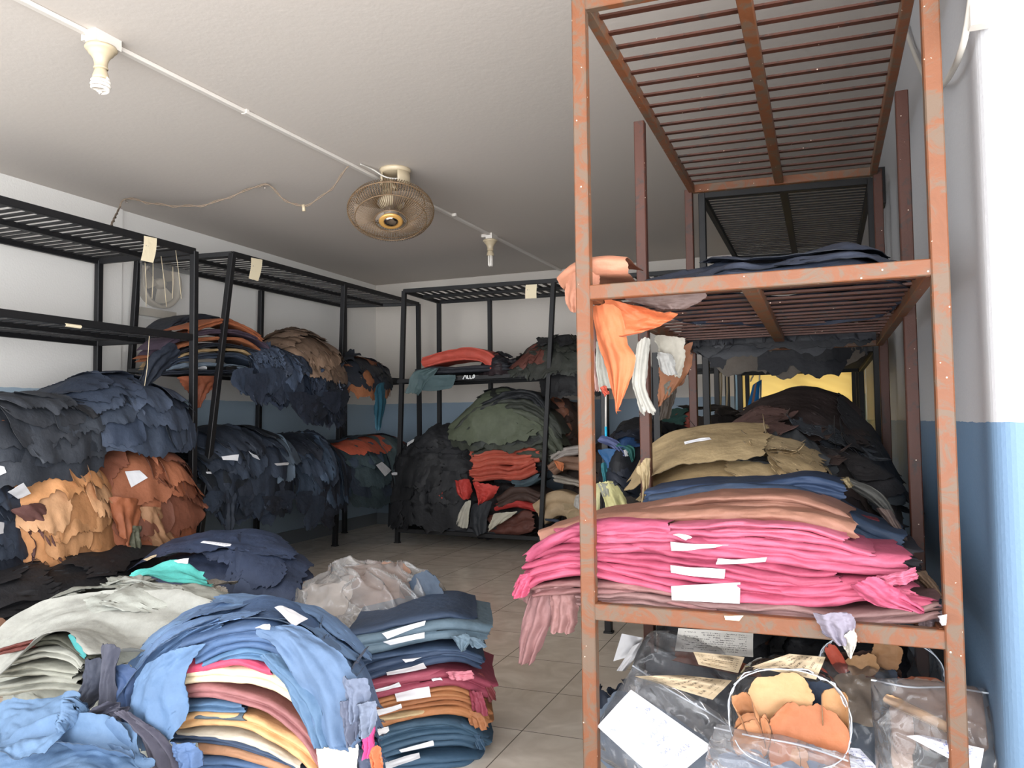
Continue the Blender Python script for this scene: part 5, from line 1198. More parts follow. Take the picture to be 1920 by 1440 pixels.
for rgb, L_, R_, Y_, lb in [
    ((92, 128, 170), [(270, 1245, 2.1), (244, 1300, 2.09), (234, 1360, 2.07), (240, 1405, 2.05)], [(392, 1200, 2.1), (352, 1255, 2.09), (348, 1330, 2.07), (336, 1392, 2.05)], 2.1, 'light blue hide falling like a curtain at the arch left'),
    ((88, 122, 164), [(240, 1275), (270, 1235), (330, 1190), (400, 1158)], [(258, 1300), (290, 1258), (345, 1212), (410, 1180)], 2.13, 'light blue hide folded edge curving up the arch left'),
    ((74, 76, 92), [(192, 1206), (196, 1260), (190, 1320), (208, 1392)], [(230, 1206), (220, 1262), (224, 1325), (240, 1396)], 2.12, 'charcoal hide strip twisting upright at the arch left'),
    ((60, 66, 84), [(160, 1235), (158, 1280), (130, 1330)], [(200, 1230), (200, 1290), (160, 1345)], 2.2, 'dark slate hide standing behind the charcoal strip'),
    ((70, 70, 86), [(128, 1358), (170, 1330), (200, 1312)], [(210, 1352), (225, 1345), (240, 1350)], 2.0, 'charcoal hide fold lying over the light blue hides'),
    ((82, 80, 96), [(222, 1330), (270, 1372), (300, 1450)], [(245, 1328), (305, 1380), (350, 1450)], 2.02, 'charcoal hide strip running down to the bottom edge'),
    ((88, 122, 172), [(322, 1388), (340, 1430)], [(372, 1388), (380, 1440)], 2.03, 'small blue ragged hide at the arch foot'),
    ((60, 88, 134), [(190, 1260), (215, 1290), (232, 1350)], [(240, 1240), (262, 1270), (250, 1360)], 2.16, 'dark blue hide in the shadow of the arch left'),
    ((94, 124, 162), [(472, 1186, 2.1), (520, 1222, 2.06), (566, 1300, 2.05), (598, 1398, 2.05)], [(566, 1172, 2.12), (640, 1228, 2.09), (684, 1300, 2.08), (692, 1392, 2.08)], 2.06, 'broad dull blue hide hanging down the front of the arch right side'),
    ((84, 120, 156), [(490, 1232, 2.08), (540, 1290, 2.06), (590, 1380, 2.06)], [(520, 1222, 2.08), (585, 1290, 2.05), (628, 1396, 2.05)], 2.06, 'steel blue hide edge beneath the broad dull blue hide'),
    ((112, 124, 150), [(640, 1262), (650, 1300), (664, 1345)], [(690, 1270), (694, 1305), (682, 1348)], 2.05, 'grey ragged hide end upper on the arch right flank'),
    ((96, 104, 128), [(640, 1310), (646, 1345), (656, 1392)], [(668, 1306), (676, 1345), (672, 1388)], 2.045, 'slate ragged hide end lower on the arch right flank'),
    ((122, 134, 158), [(664, 1315), (672, 1350), (676, 1380)], [(704, 1310), (706, 1345), (702, 1372)], 2.055, 'pale slate ragged hide end outermost on the arch right flank'),
    ((240, 60, 150), [(672, 1346), (684, 1380), (690, 1412)], [(694, 1340), (704, 1372), (700, 1416)], 2.12, 'hot pink hide tip sticking out at the arch right foot'),
    ((230, 52, 130), [(646, 1346), (655, 1364)], [(660, 1342), (668, 1362)], 2.1, 'small hot pink tip left of the larger pink one'),
    ((236, 118, 60), [(696, 1400), (704, 1440)], [(712, 1392), (722, 1440)], 2.14, 'orange hide tip below the hot pink one'),
    ((92, 104, 132), [(650, 1400), (660, 1460)], [(700, 1398), (706, 1460)], 2.13, 'slate hide corner at the arch right foot')]:
    strip(rgb, lb, L_, R_, GY(Y_), bulge=.03, folds=.014, jg=(.03, .07, .07), nu=60, nv=44, gain=1.0)
strip((228, 222, 208), 'cream hide corner painted overexposed white, hanging at the arch right foot', [(575, 1348), (594, 1400), (600, 1475)], [(646, 1368), (672, 1396), (664, 1475)], GY(2.07), bulge=.03, folds=.006, jg=(.015, .02, .02), nu=50, nv=36)  # end of the cream hide, its overexposure put into the colour
# light blue sheets at the bottom left
SH = [((102, 138, 178), [(-30, 1318, 2.15), (60, 1308, 2.12), (150, 1300, 2.08), (128, 1330, 2.0)], [(-30, 1400, 1.85), (60, 1410, 1.85), (100, 1385, 1.9), (120, 1360, 1.95)], 'light blue hide peaked at the left edge of the foreground'),
      ((98, 134, 174), [(-30, 1400, 1.95), (90, 1362, 2.0), (180, 1345, 2.0), (240, 1362, 2.0), (270, 1400, 1.95)], [(-30, 1500, 1.7), (80, 1500, 1.7), (180, 1490, 1.72), (260, 1480, 1.75), (300, 1470, 1.8)], 'light blue hide spread across the bottom left corner'),
      ((94, 128, 168), [(110, 1350, 2.02), (180, 1352, 2.0), (240, 1372, 1.97)], [(100, 1395, 1.9), (170, 1400, 1.9), (250, 1410, 1.88)], 'light blue hide fold tucked against the charcoal hides')]
for rgb, L_, R_, lb in SH: strip(rgb, lb, L_, R_, GY(2), bulge=.04, folds=.03, ff=1.5, jg=(.03, .05, .05), nu=70, nv=60)
# ---- pale grey-green pile
heap((-2.93, 2.75, 0), (.6, .34, .58), 12, [(164, 166, 156), (156, 158, 147), (170, 172, 162)], 'pale grey-green hide in the broad pale pile at the left', 'pale hides at the left', th=(-3.6, .5), ph=(.1, 1.5), size=(1.6, .8), seed=91, bump=.04, pb=.6, wr=.014, res=(50, 50))
for rgb, path, t, lb in [
    ((166, 166, 153), [(-10, 1310), (70, 1296), (150, 1300)], .05, 'pale grey hide fold low at the left edge'),
    ((160, 160, 146), [(-10, 1275), (60, 1268), (140, 1278)], .045, 'pale grey hide fold second from the bottom at left'),
    ((168, 168, 156), [(10, 1250), (70, 1236), (120, 1240), (148, 1262)], .045, 'pale grey hide fold bulging beneath the broad pale sheet'),
    ((74, 74, 62), [(60, 1216), (110, 1214), (160, 1250)], .04, 'dark olive hide in the gap under the pale sheet'),
    ((108, 44, 34), [(-10, 1236), (30, 1222), (64, 1214)], .03, 'dark red hide in the gap at the left edge')]:
    fold(rgb, lb, path, GY(2.3), t, (0, 1, 0), .4, 2, (.02, .04), amp=.01, ins=.03)
strip((44, 158, 158), 'narrow teal hide strip hanging below the pale sheet', [(128, 1190), (146, 1225), (160, 1236)], [(136, 1188), (156, 1216), (163, 1230)], GY(2.3), bulge=.005, folds=.003, jg=(.02, .03, .03), nu=24, nv=10)
strip((172, 172, 163), 'broad pale grey-green hide draped over the left foreground', [(-60, 1262, 2.2), (-20, 1190, 2.35), (60, 1135, 2.5), (190, 1104, 2.6), (330, 1110, 2.6), (450, 1150, 2.55)], [(-30, 1290, 2.15), (40, 1225, 2.2), (80, 1192, 2.25), (130, 1190, 2.25), (180, 1232, 2.2), (240, 1215, 2.22)], ('Y', 2.4), bulge=.05, folds=.016, ff=2, jg=(.01, .02, .05), nu=90, nv=60)
# ---- cream bundle with the aqua hide, and the navy mound behind
heap((-3.0, 3.28, 0), (.32, .26, .5), 7, [(184, 176, 162), (170, 162, 150), (190, 184, 172)], 'cream-grey hide in the low bundle under the aqua hide', 'cream bundle under the aqua hide', th=(-3.4, .3), ph=(.2, 1.5), size=(1.7, .8), seed=92, wr=.012, bump=.03, pb=.6)
NM = [[(262, 1064, 4.2), (310, 1029, 4.2), (370, 1011, 4.2), (430, 1005, 4.2), (500, 1012, 4.2), (552, 1040, 4.2), (582, 1078, 4.2)],
      [(242, 1082, 3.9), (295, 1052, 3.9), (360, 1036, 3.9), (430, 1030, 3.9), (505, 1044, 3.9), (562, 1078, 3.9), (588, 1112, 3.9)],
      [(230, 1110, 3.66), (295, 1086, 3.66), (370, 1072, 3.66), (450, 1074, 3.66), (520, 1098, 3.66), (562, 1130, 3.66), (582, 1160, 3.66)],
      [(225, 1190, 3.56), (300, 1190, 3.56), (380, 1190, 3.56), (450, 1195, 3.56), (520, 1210, 3.56), (560, 1222, 3.56), (575, 1230, 3.56)]]
NL, NG = 'dark blue hide in the big navy floor mound', 'navy floor mound'; NCs = [(58, 72, 102), (52, 64, 92), (64, 78, 108), (46, 56, 80)]
loft(NM, [(NCs[0], -.02, 1.0, 0, 1, NL, NG), (NCs[1], 0, .9, .1, .9, NL, NG)] + [(random.choice(NCs), random.uniform(.0, .4), random.uniform(.6, 1.0), a_, a_ + random.uniform(.2, .32), NL, NG) for a_ in (.78, .68, .74, .58, .8, .66, .5, .72, .44, .62, .56)] +
     [((60, 76, 108), -.03, .5, .02, .85, 'wide smooth navy hide on top of the navy floor mound', None)], ('Y', 3.8), t=.008, seed=93, wr=.01, bump=.03, jg=.045, res=(56, 60))
strip((72, 208, 198), 'bright aqua hide lying on the cream bundle', [(240, 1078, 3.2), (262, 1066, 3.22), (300, 1058, 3.25), (335, 1050, 3.28), (372, 1070, 3.28)], [(244, 1086, 3.12), (280, 1078, 3.1), (318, 1090, 3.08), (360, 1090, 3.08), (398, 1098, 3.1)], ('Y', 3.15), bulge=.02, folds=.012, jg=(.04, .08, .06), nu=54, nv=30)
heap((-3.3, 3.3, 0), (.35, .25, .42), 4, [(196, 178, 164), (40, 40, 46)], 'pinkish-grey or black hide left of the cream bundle', 'hides left of the cream bundle', size=(1.6, .8), seed=94)
# ------------------------------------------------------------------ plastic bags and what is in them
def axes(right, up):
    r_ = np.array(right, float); r_ /= np.linalg.norm(r_); u_ = np.array(up, float); u_ -= r_ * u_.dot(r_); u_ /= np.linalg.norm(u_)
    return r_, u_, np.cross(r_, u_)


def pillow_bag(c, right, up, half, label, mat=None, amp=.02, zip_=True, seed=None, k=3.0, n=64, crease=.6):
    s = seed or sd(); c = np.array(c, float); r_, u_, n_ = axes(right, up)
    root = thing('plastic_bag', label, 'plastic bag', c - np.array([0, 0, 0]))
    x = np.linspace(-1, 1, n)[None, :]; y = np.linspace(-1, 1, n)[:, None]
    V = []; F = []
    ed = np.clip((1 - np.abs(x) ** k) * (1 - np.abs(y) ** k), 0, 1)
    for sg in (1, -1):
        X = x * (1 - .05 * np.abs(y) ** 3) + .03 * fbm(x * 2, y * 2, s, 2); Y = y * (1 - .05 * np.abs(x) ** 3) + .03 * fbm(x * 2 + 9, y * 2, s, 2)
        h = sg * half[2] * ed ** .5 + amp * ridge(x * 1.5 + sg * 5, y * 1.5, s + 3, 2) * ed ** .3 + .25 * amp * ridge(x * 4 + y * 2, y * 3, s + 8, 1) * ed ** .25 + amp * .8 * fbm(x * 2, y * 2, s + 1, 2) + amp * 1.1 * crease * np.clip(1 - np.abs(vn(x * 2.6 + sg * 3 + .6 * vn(y * 3, x, s), y * 2.6 + x, s + 15)) * 3.2, 0, 1) ** 2 * ed ** .3
        P = c + r_ * (X * half[0])[..., None] + u_ * (Y * half[1])[..., None] + n_ * h[..., None]
        P[..., 2] = np.maximum(P[..., 2], .004)
        o = len(V) * n * n
        i = np.arange((n - 1) * (n - 1)); a = (i // (n - 1)) * n + i % (n - 1); q = np.stack([a, a + 1, a + n + 1, a + n], 1)
        V.append(P.reshape(-1, 3)); F.append((q if sg > 0 else q[:, ::-1]) + o)
    mk('bag_film', np.vstack(V), np.vstack(F), mat or M_PLASC, root)
    if zip_:
        m = MB(); xx = np.linspace(-.97, .97, 24); m.tube([c + r_ * (a * half[0]) + u_ * (half[1] * (.88 + .02 * math.sin(a * 5))) + n_ * (.008 + amp * .5 * math.sin(a * 3 + s)) for a in xx], .0028, 5)
        m.obj('zip_seal', plain('zip_strip', (226, 232, 240), .3), root, True)
    return root


def open_bag(rings, label, seed=None, amp=.012, rim=.004):
    """rings from the mouth backwards: (centre, right, up, rx, ry)"""
    s = seed or sd(); k = 72; V = []; nr = 30
    R_ = np.array([np.concatenate([np.array(c, float), np.array(a, float), np.array(b_, float), [rx, ry]]) for c, a, b_, rx, ry in rings])
    t = np.linspace(0, len(rings) - 1, nr); Q = np.stack([np.interp(t, np.arange(len(rings)), R_[:, j]) for j in range(11)], 1)
    th = np.linspace(0, 2 * math.pi, k, endpoint=False)
    for i in range(nr):
        c, a, b_, rx, ry = Q[i, :3], Q[i, 3:6], Q[i, 6:9], Q[i, 9], Q[i, 10]
        cs, sn = np.cos(th), np.sin(th); rr = 1 + amp / max(rx, .02) * ridge(cs * 2 + 4, sn * 2 + t[i] * 2.5, s, 3) * (0.4 if i < 2 else 1)
        V.append(c + a * (np.sign(cs) * np.abs(cs) ** .8 * rx * rr)[:, None] + b_ * (np.sign(sn) * np.abs(sn) ** .8 * ry * rr)[:, None])
    V = np.vstack(V); V[:, 2] = np.maximum(V[:, 2], .004)
    root = thing('plastic_bag', label, 'plastic bag', R_[0, :3])
    F = [(i * k + j, i * k + (j + 1) % k, (i + 1) * k + (j + 1) % k, (i + 1) * k + j) for i in range(nr - 1) for j in range(k)]
    mk('bag_film', V, F, M_PLASC, root)
    mk('zip_band', V[:4 * k] * 1.0, F[:3 * k], M_BAND, root)
    m = MB(); m.tube(V[:k], rim * .5, 5, True); m.tube(V[3 * k:4 * k], rim * .5, 5, True); m.obj('zip_rim', plain('zip_rim_plastic', (220, 228, 240), .25), root, True)
    return root


def note(px, label, mat=None, off=.012, Y=None, group=None, bend=.006, name='paper_note', cat='paper', n=12, hits=True):
    """a paper lying on whatever the leather there offers: corners tl, tr, br, bl seen at these pixels"""
    global _dg
    pts = [np.array(p, float) for p in px]; cs = []
    if hits:
        for fu in (.2, .5, .8):
            for fv in (.2, .5, .8):
                p = lerp(lerp(pts[0], pts[1], fu), lerp(pts[3], pts[2], fu), fv); d = RW @ _cv(p); d /= np.linalg.norm(d)
                ok, loc, nn, _, ob, _m = SC.ray_cast(_dg, Vector(EYE), Vector(d))
                if ok: cs.append((np.array(loc), np.array(nn), np.linalg.norm(np.array(loc) - EYE)))
    if cs:
        ds = np.array([c[2] for c in cs]); med = np.median(ds); cs = [c for c in cs if abs(c[2] - med) < .25]
        A = np.array([c[0] for c in cs]); cen = A.mean(0)
        nn = np.mean([c[1] for c in cs], 0)
        if len(cs) >= 5:
            nn2 = np.linalg.svd(A - cen)[2][2]; nn2 = nn2 * np.sign(nn2.dot(EYE - cen)); nn = nn2 + .35 * nn / (np.linalg.norm(nn) + 1e-9)
        nn /= np.linalg.norm(nn); v_ = (EYE - cen) / np.linalg.norm(EYE - cen)
        if nn.dot(v_) < .3: nn = nn + v_ * .5; nn /= np.linalg.norm(nn)
        dmin = max(0, np.max((A - cen) @ nn)); cen = cen + nn * (off + min(dmin, .05))
    else:
        cm = np.mean(pts, 0); cen = at(cm[0], cm[1], Y=Y or 2.5); nn = EYE - cen; nn /= np.linalg.norm(nn)
    cor = []
    for p in pts:
        d = RW @ _cv(p); tt = (cen - EYE).dot(nn) / d.dot(nn); cor.append(EYE + d * tt)
    P = np.zeros((n, n, 3)); uv = []; s = sd()
    for i in range(n):
        for j in range(n):
            u_, w_ = j / (n - 1), i / (n - 1)
            q = lerp(lerp(cor[0], cor[1], u_), lerp(cor[3], cor[2], u_), w_)
            P[i, j] = q + nn * (bend * (math.sin(u_ * 3.1) + .8 * float(vn(u_ * 3, w_ * 3, s)))); uv.append((u_, 1 - w_))
    V, F = sheet_mesh(P, .001); k = len(V) - 2 * n * n
    ring = [uv[i] for i in range(n)] * 40
    uvs = uv + uv + ring[:k]
    o = mk(name, V, F, mat or M_PAPER, None, uv=uvs)
    return tag(o, label, cat, group)


CR = RW[:, 0]
# loose clear bag on the tall floor stack
pillow_bag(at(682, 1132, Y=3.12) + np.array([0, .02, 0]), (1, -.12, 0), (.1, .9, .3), (.33, .21, .13), 'clear polythene bag of leather lying on the tall floor stack', M_PLAS, .03, False, 7, k=4.0, n=110, crease=1.3)
for q, sz, col, lb, cu, rt in [
    ((742, 1158, 3.0), (.22, .1), (186, 110, 62), 'caramel leather piece inside the clear bag on the stack', 1.2, (1, -.1, .15)),
    ((760, 1122, 3.12), (.16, .13), (140, 84, 56), 'brown rolled leather piece inside the clear bag on the stack', 3.4, (.3, 1, .2)),
    ((800, 1120, 3.12), (.14, .2), (70, 86, 106), 'navy leather piece in the right end of the clear bag', 1.2, (.6, .6, .2)),
    ((712, 1100, 3.2), (.36, .2), (160, 120, 98), 'taupe leather piece at the back of the clear bag on the stack', .8, (1, -.1, .05)),
    ((620, 1125, 3.1), (.24, .16), (196, 180, 166), 'pale leather piece in the left end of the clear bag', .8, (1, .1, .1))]:
    scrap(at(q[0], q[1], Y=q[2]), sz, rt, (0, .4, 1), col, lb, curl=cu)

# under the lowest shelf of the rusted rack
pillow_bag(at(1262, 1398, Y=2.66), (.9, -.1, -.42), (.35, .55, .75), (.25, .17, .06), 'clear bag with a big white sheet, front left under the rusted rack', None, .02, True, 8)
scrap(at(1230, 1410, Y=2.68), (.45, .26), (.9, -.1, -.42), (.35, .55, .75), (120, 136, 156), 'blue-grey leather inside the front left bag', curl=.5, jg=.04)
pillow_bag(at(1290, 1300, Y=2.95), (.95, 0, -.3), (.2, .75, .65), (.22, .2, .1), 'grey-filled clear bag with brown notes under the rusted rack', None, .03, False, 9)
for k_ in range(4):
    scrap(at(1275 + k_ * 16, 1290 + k_ * 14, Y=2.98 + .01 * k_), (.3, .26), (.95, 0, -.3), (.2, .75, .65), [(112, 116, 124), (100, 106, 116), (126, 130, 138), (104, 108, 114)][k_],
          'grey leather inside the bag with brown notes', 'grey leathers in the noted bag', curl=-.9)
scrap(at(1340, 1240, Y=3.02), (.3, .06), (.95, 0, -.12), (.2, .75, .65), (150, 80, 52), 'red-brown leather strip inside the bag with brown notes', curl=-.6)
heap((-.42, 3.75, 0), (.4, .4, .52), 8, [(52, 54, 60), (42, 44, 50), (96, 60, 44)], 'charcoal hide in the shadow at the back under the rusted rack', 'charcoal hides at the back under the rack', size=(1.5, .8), seed=96)
heap((.02, 3.7, 0), (.3, .5, .5), 6, [(44, 46, 52), (36, 38, 42)], 'black hide in the right back corner under the rusted rack', 'black hides in the right back corner', size=(1.5, .8), seed=97)
heap((-.82, 3.35, 0), (.13, .2, .22), 4, [(48, 60, 80), (40, 50, 68)], 'small navy hide on the floor left of the rusted inner post', 'small navy hides by the inner post', size=(1.6, .8), seed=98)
# open bag in the middle
oc = at(1478, 1345, Y=2.56); ov = (EYE - oc); ov[2] *= .55; ov /= np.linalg.norm(ov); oa, ou, on = axes(np.cross((0, 0, 1), ov), (0, 0, 1)); on = ov; ou = np.cross(on, oa); ou = ou if ou[2] > 0 else -ou
open_bag([(oc + on * .03 + ou * .0, oa, ou, .172, .138), (oc, oa, ou, .168, .14), (oc - on * .06, oa, ou, .165, .15), (oc - on * .2, oa, ou, .16, .16), (oc - on * .38 - ou * .02, oa, ou, .13, .12), (oc - on * .46 - ou * .04, oa, ou, .06, .06)], 'open zip bag stuffed with tan leather, centre front under rusted rack', 99)
for dx, dy, dn, sz, col, lb, cu, rt, up_, ax_ in [
    (.055, -.075, .02, (.17, .2), (186, 106, 56), 'large orange-tan leather piece filling the open bag right side', .7, (1, 0, 0), (.12, 1, .1), 0),
    (-.02, .045, .0, (.15, .11), (214, 162, 104), 'light tan leather flap at the top of the open bag', .9, (1, .25, 0), (-.3, 1, 0), 0),
    (.05, .035, -.05, (.15, .1), (44, 60, 84), 'dark blue leather piece deep in the open bag', .8, (1, 0, 0), (0, 1, 0), 0),
    (.125, .01, .0, (.1, .13), (206, 150, 92), 'tan leather curl at the open bag right edge', 3.6, (1, 0, 0), (-.3, 1, .2), 0),
    (-.11, .0, .01, (.1, .12), (198, 134, 82), 'tan leather roll at the open bag left edge', 4.6, (1, .4, 0), (.1, 1, .5), 0),
    (-.1, -.05, .015, (.1, .1), (192, 126, 76), 'tan leather petal-shaped curl low in the open bag', 2.2, (1, -.3, 0), (.3, 1, .4), 0),
    (-.05, -.085, .01, (.17, .11), (202, 136, 84), 'tan leather piece along the bottom of the open bag', 1.0, (1, -.35, 0), (.2, 1, .1), 0),
    (-.02, -.04, -.03, (.16, .14), (188, 122, 74), 'tan leather sheet behind the curls in the open bag', .6, (1, 0, 0), (0, 1, 0), 0),
    (-.055, -.055, .03, (.028, .1), (190, 122, 72), 'narrow tan leather strip standing in the open bag', 2.5, (1, .2, 0), (.2, 1, .2), 0),
    (.0, -.1, .02, (.05, .06), (208, 146, 92), 'small light tan leather tab at the open bag bottom', 1.5, (1, 0, 0), (0, 1, 0), 0)]:
    f3 = lambda v_: oa * v_[0] + ou * v_[1] + on * v_[2]
    scrap(oc + oa * dx * 1.05 + ou * dy * 1.1 + on * (dn - .01), (sz[0] * 1.3, sz[1] * 1.3), f3(rt), f3(up_), col, lb, curl=cu, axis=ax_, res=26, jg=.06)
# open bag behind on the right
qc = at(1650, 1262, Y=2.95)
qv = (EYE - qc); qv[2] *= .6; qv /= np.linalg.norm(qv); qa = np.cross((0, 0, 1), qv); qa /= np.linalg.norm(qa); qu = np.cross(qv, qa)
open_bag([(qc + qv * .02, qa, qu, .19, .12), (qc, qa, qu, .185, .12), (qc - qv * .15, qa, qu, .17, .13), (qc - qv * .35, qa, qu, .1, .1)], 'open zip bag of orange and tan scraps, back right under rusted rack', 101)
for dx, dy, dn, sz, col, lb, cu, rt, up_ in [
    (-.13, .03, .02, (.05, .1), (218, 82, 48), 'orange-red leather strip in the back right bag', 1.2, (1, .6, 0), (-.5, 1, 0)),
    (-.05, .02, .02, (.1, .07), (204, 152, 96), 'light tan leather scrap in the back right bag', 1.0, (1, .3, 0), (-.3, 1, 0)),
    (.02, .06, .0, (.1, .09), (190, 136, 84), 'tan leather scrap at the top of the back right bag', 1.2, (1, -.3, 0), (.3, 1, 0)),
    (-.02, -.04, .0, (.2, .08), (176, 84, 50), 'rust-orange leather piece low in the back right bag', .8, (1, .1, 0), (0, 1, .2)),
    (.02, -.01, .02, (.07, .05), (58, 70, 90), 'blue-grey leather scrap in the back right bag', .6, (1, .2, 0), (0, 1, 0)),
    (.1, -.06, -.02, (.22, .12), (186, 100, 62), 'orange-brown leather showing through the back right bag front', .8, (1, .1, 0), (0, 1, .3)),
    (-.06, -.02, -.04, (.24, .16), (92, 56, 40), 'dark brown leather at the bottom of the back right bag', .5, (1, 0, 0), (0, 1, 0))]:
    f3 = lambda v_: qa * v_[0] + qu * v_[1] + qv * v_[2]
    scrap(qc + qa * dx + qu * dy + qv * dn, sz, f3(rt), f3(up_), col, lb, curl=cu)
# sealed bag right front with written paper
pillow_bag(at(1750, 1390, Y=2.6), (1, .02, .0), (.02, .5, .86), (.16, .17, .06), 'sealed zip bag with blue-inked paper, front right under rusted rack', None, .022, True, 12)
scrap(at(1722, 1340, Y=2.62), (.2, .05), (1, 0, -.42), (.2, .5, .86), (214, 168, 116), 'light tan leather roll inside the right front bag', curl=3.4, axis=1, jg=.02)
scrap(at(1765, 1345, Y=2.66), (.26, .2), (1, 0, 0), (.0, .5, .86), (156, 122, 102), 'taupe leather inside the right front bag', curl=.6)
scrap(at(1690, 1410, Y=2.6), (.06, .16), (1, 0, 0), (.3, .5, .86), (188, 160, 142), 'pinkish leather piece at the right front bag left side', curl=1.6)
scrap(at(1690, 1365, Y=2.62), (.07, .14), (1, .1, 0), (-.1, .5, .86), (150, 120, 104), 'brown-grey leather piece in the right front bag upper left', curl=1.8)
pillow_bag(at(1612, 1360, Y=2.86), (1, .05, -.1), (.0, .6, .8), (.14, .2, .06), 'bag of beige and blue leather between the two zip bags', None, .03, False, 13)
scrap(at(1615, 1310, Y=2.88), (.22, .16), (1, 0, -.1), (0, .6, .8), (192, 164, 132), 'beige leather in the bag between the two zip bags', curl=-.8)
scrap(at(1620, 1375, Y=2.84), (.26, .2), (1, 0, -.1), (0, .6, .8), (108, 126, 148), 'blue-grey leather in the bag between the two zip bags', curl=-.7)
pillow_bag(at(1470, 1450, Y=2.45), (1, .0, -.12), (.0, .8, .6), (.22, .1, .05), 'blue-tinted clear bag along the bottom edge of the frame', None, .02, True, 14)
scrap(at(1480, 1462, Y=2.48), (.42, .16), (1, 0, -.1), (0, .8, .6), (116, 136, 164), 'blue-grey leather in the bag along the bottom edge', curl=-.5)

# ---- yellow sheet, strap bag and hanging things by the back window
yc = bpy.data.materials.new('yellow_sheet'); yc.use_nodes = True; N = yc.node_tree.nodes; L = yc.node_tree.links; N.remove(N['Principled BSDF'])
df = N.new('ShaderNodeBsdfDiffuse'); df.inputs[0].default_value = (*lin((222, 200, 150)), 1); tl = N.new('ShaderNodeBsdfTranslucent'); tl.inputs[0].default_value = (*lin((246, 226, 172)), 1)
mx = N.new('ShaderNodeMixShader'); mx.inputs[0].default_value = .6; L.new(df.outputs[0], mx.inputs[1]); L.new(tl.outputs[0], mx.inputs[2]); L.new(mx.outputs[0], N['Material Output'].inputs['Surface'])


def cloth(label, P, mat, name, cat, th=.0015):
    V, F = sheet_mesh(P, th); return tag(mk(name, V, F, mat), label, cat)


nu, nv = 70, 50; U = np.linspace(0, 1, nu)[:, None]; Vv = np.linspace(0, 1, nv)[None, :]
a = -.9 + 1.3 * U + 0 * Vv; zz = 2.06 - 1.28 * Vv - .03 * U * (1 - Vv)
P = np.stack([a, 9.17 + .03 * fbm(U * 3, Vv * 2, 5, 2) + .022 * np.sin((zz + a * .42) * 34 + 2 * fbm(U * 2, Vv * 2, 8, 2)) * np.clip(U * 1.6, 0, 1), zz], 2)
cloth('yellow translucent sheet hung over the back window', P, yc, 'window_sheet', 'sheet')
P = np.stack([-.75 + 1.05 * U + 0 * Vv, 7.95 + 1.0 * Vv + 0 * U, 1.985 - .07 * np.abs(np.sin(U * 9 + Vv * 2)) - .03 * fbm(U * 5, Vv * 5, 9, 2)], 2)
cloth('pale yellow plastic sagging under the shelf by the back window', P, yc, 'plastic_sheet', 'sheet')
sb = thing('strap_bag', 'bright blue striped bag hanging by white straps near the window', 'bag', at(1408, 740, Y=7.75))
strip_P = lambda pts_l, pts_r, y, s: None
A = catmull([at(1412, 722, Y=7.75), at(1402, 760, Y=7.75), at(1392, 800, Y=7.75)], 20); B = catmull([at(1428, 712, Y=7.75), at(1427, 760, Y=7.75), at(1426, 800, Y=7.75)], 20)
P = A[:, None] + (B - A)[:, None] * np.linspace(0, 1, 14)[None, :, None]; P[..., 1] -= .05 * np.sin(np.pi * np.linspace(0, 1, 14))[None]
V, F = sheet_mesh(P, .004); mk('bag_body', V, F, plain('blue_woven', (30, 130, 206), .6), sb)
P2 = A[:, None] + (B - A)[:, None] * np.linspace(.3, .5, 5)[None, :, None]; P2[..., 1] -= .06
V, F = sheet_mesh(P2, .004); mk('stripe', V, F, plain('brown_stripe', (140, 100, 84), .6), sb)
m = MB(); m.tube(catmull([at(1407, 715, Y=7.74), at(1416, 695, Y=7.78), at(1424, 664, Y=7.83), at(1424, 712, Y=7.74), at(1425, 760, Y=7.72)], 30), .008, 6); m.obj('strap', plain('white_strap', (236, 226, 200), .6), sb, True)
for x0, y0, x1, y1, lb in ((1352, 664, 1350, 780, 'beige strip hanging left of the blue bag, outermost'), (1362, 668, 1361, 800, 'tan strip hanging left of the blue bag'), (1380, 664, 1382, 800, 'grey pole standing left of the blue bag'), (1540, 678, 1540, 698, 'short white cord hanging under the window shelf')):
    m = MB(); m.tube([at(x0, y0, Y=7.83), at((x0 + x1) / 2 + 2, (y0 + y1) / 2, Y=7.83), at(x1, y1, Y=7.83)], .018 if 'pole' in lb else .009, 7)
    tag(m.obj('hanging_strip' if 'pole' not in lb else 'pole', plain('strip_material', (196, 176, 140) if 'pole' not in lb else (150, 180, 196), .6), None, True), lb, 'strip' if 'pole' not in lb else 'pole')
m = MB(); m.tube([at(1136, 738, Y=4.9), at(1136, 800, Y=4.9)], .007, 8); pl_ = thing('broom_pole', 'white and blue thin pole beside the low stand post', 'pole', at(1136, 824, Y=4.9))
m.obj('white_shaft', M_PVC, pl_, True); m = MB(); m.tube([at(1136, 800, Y=4.9), at(1136.4, 824, Y=4.9)], .0085, 8); m.obj('blue_end', plain('cyan_plastic', (40, 180, 220), .4), pl_, True)

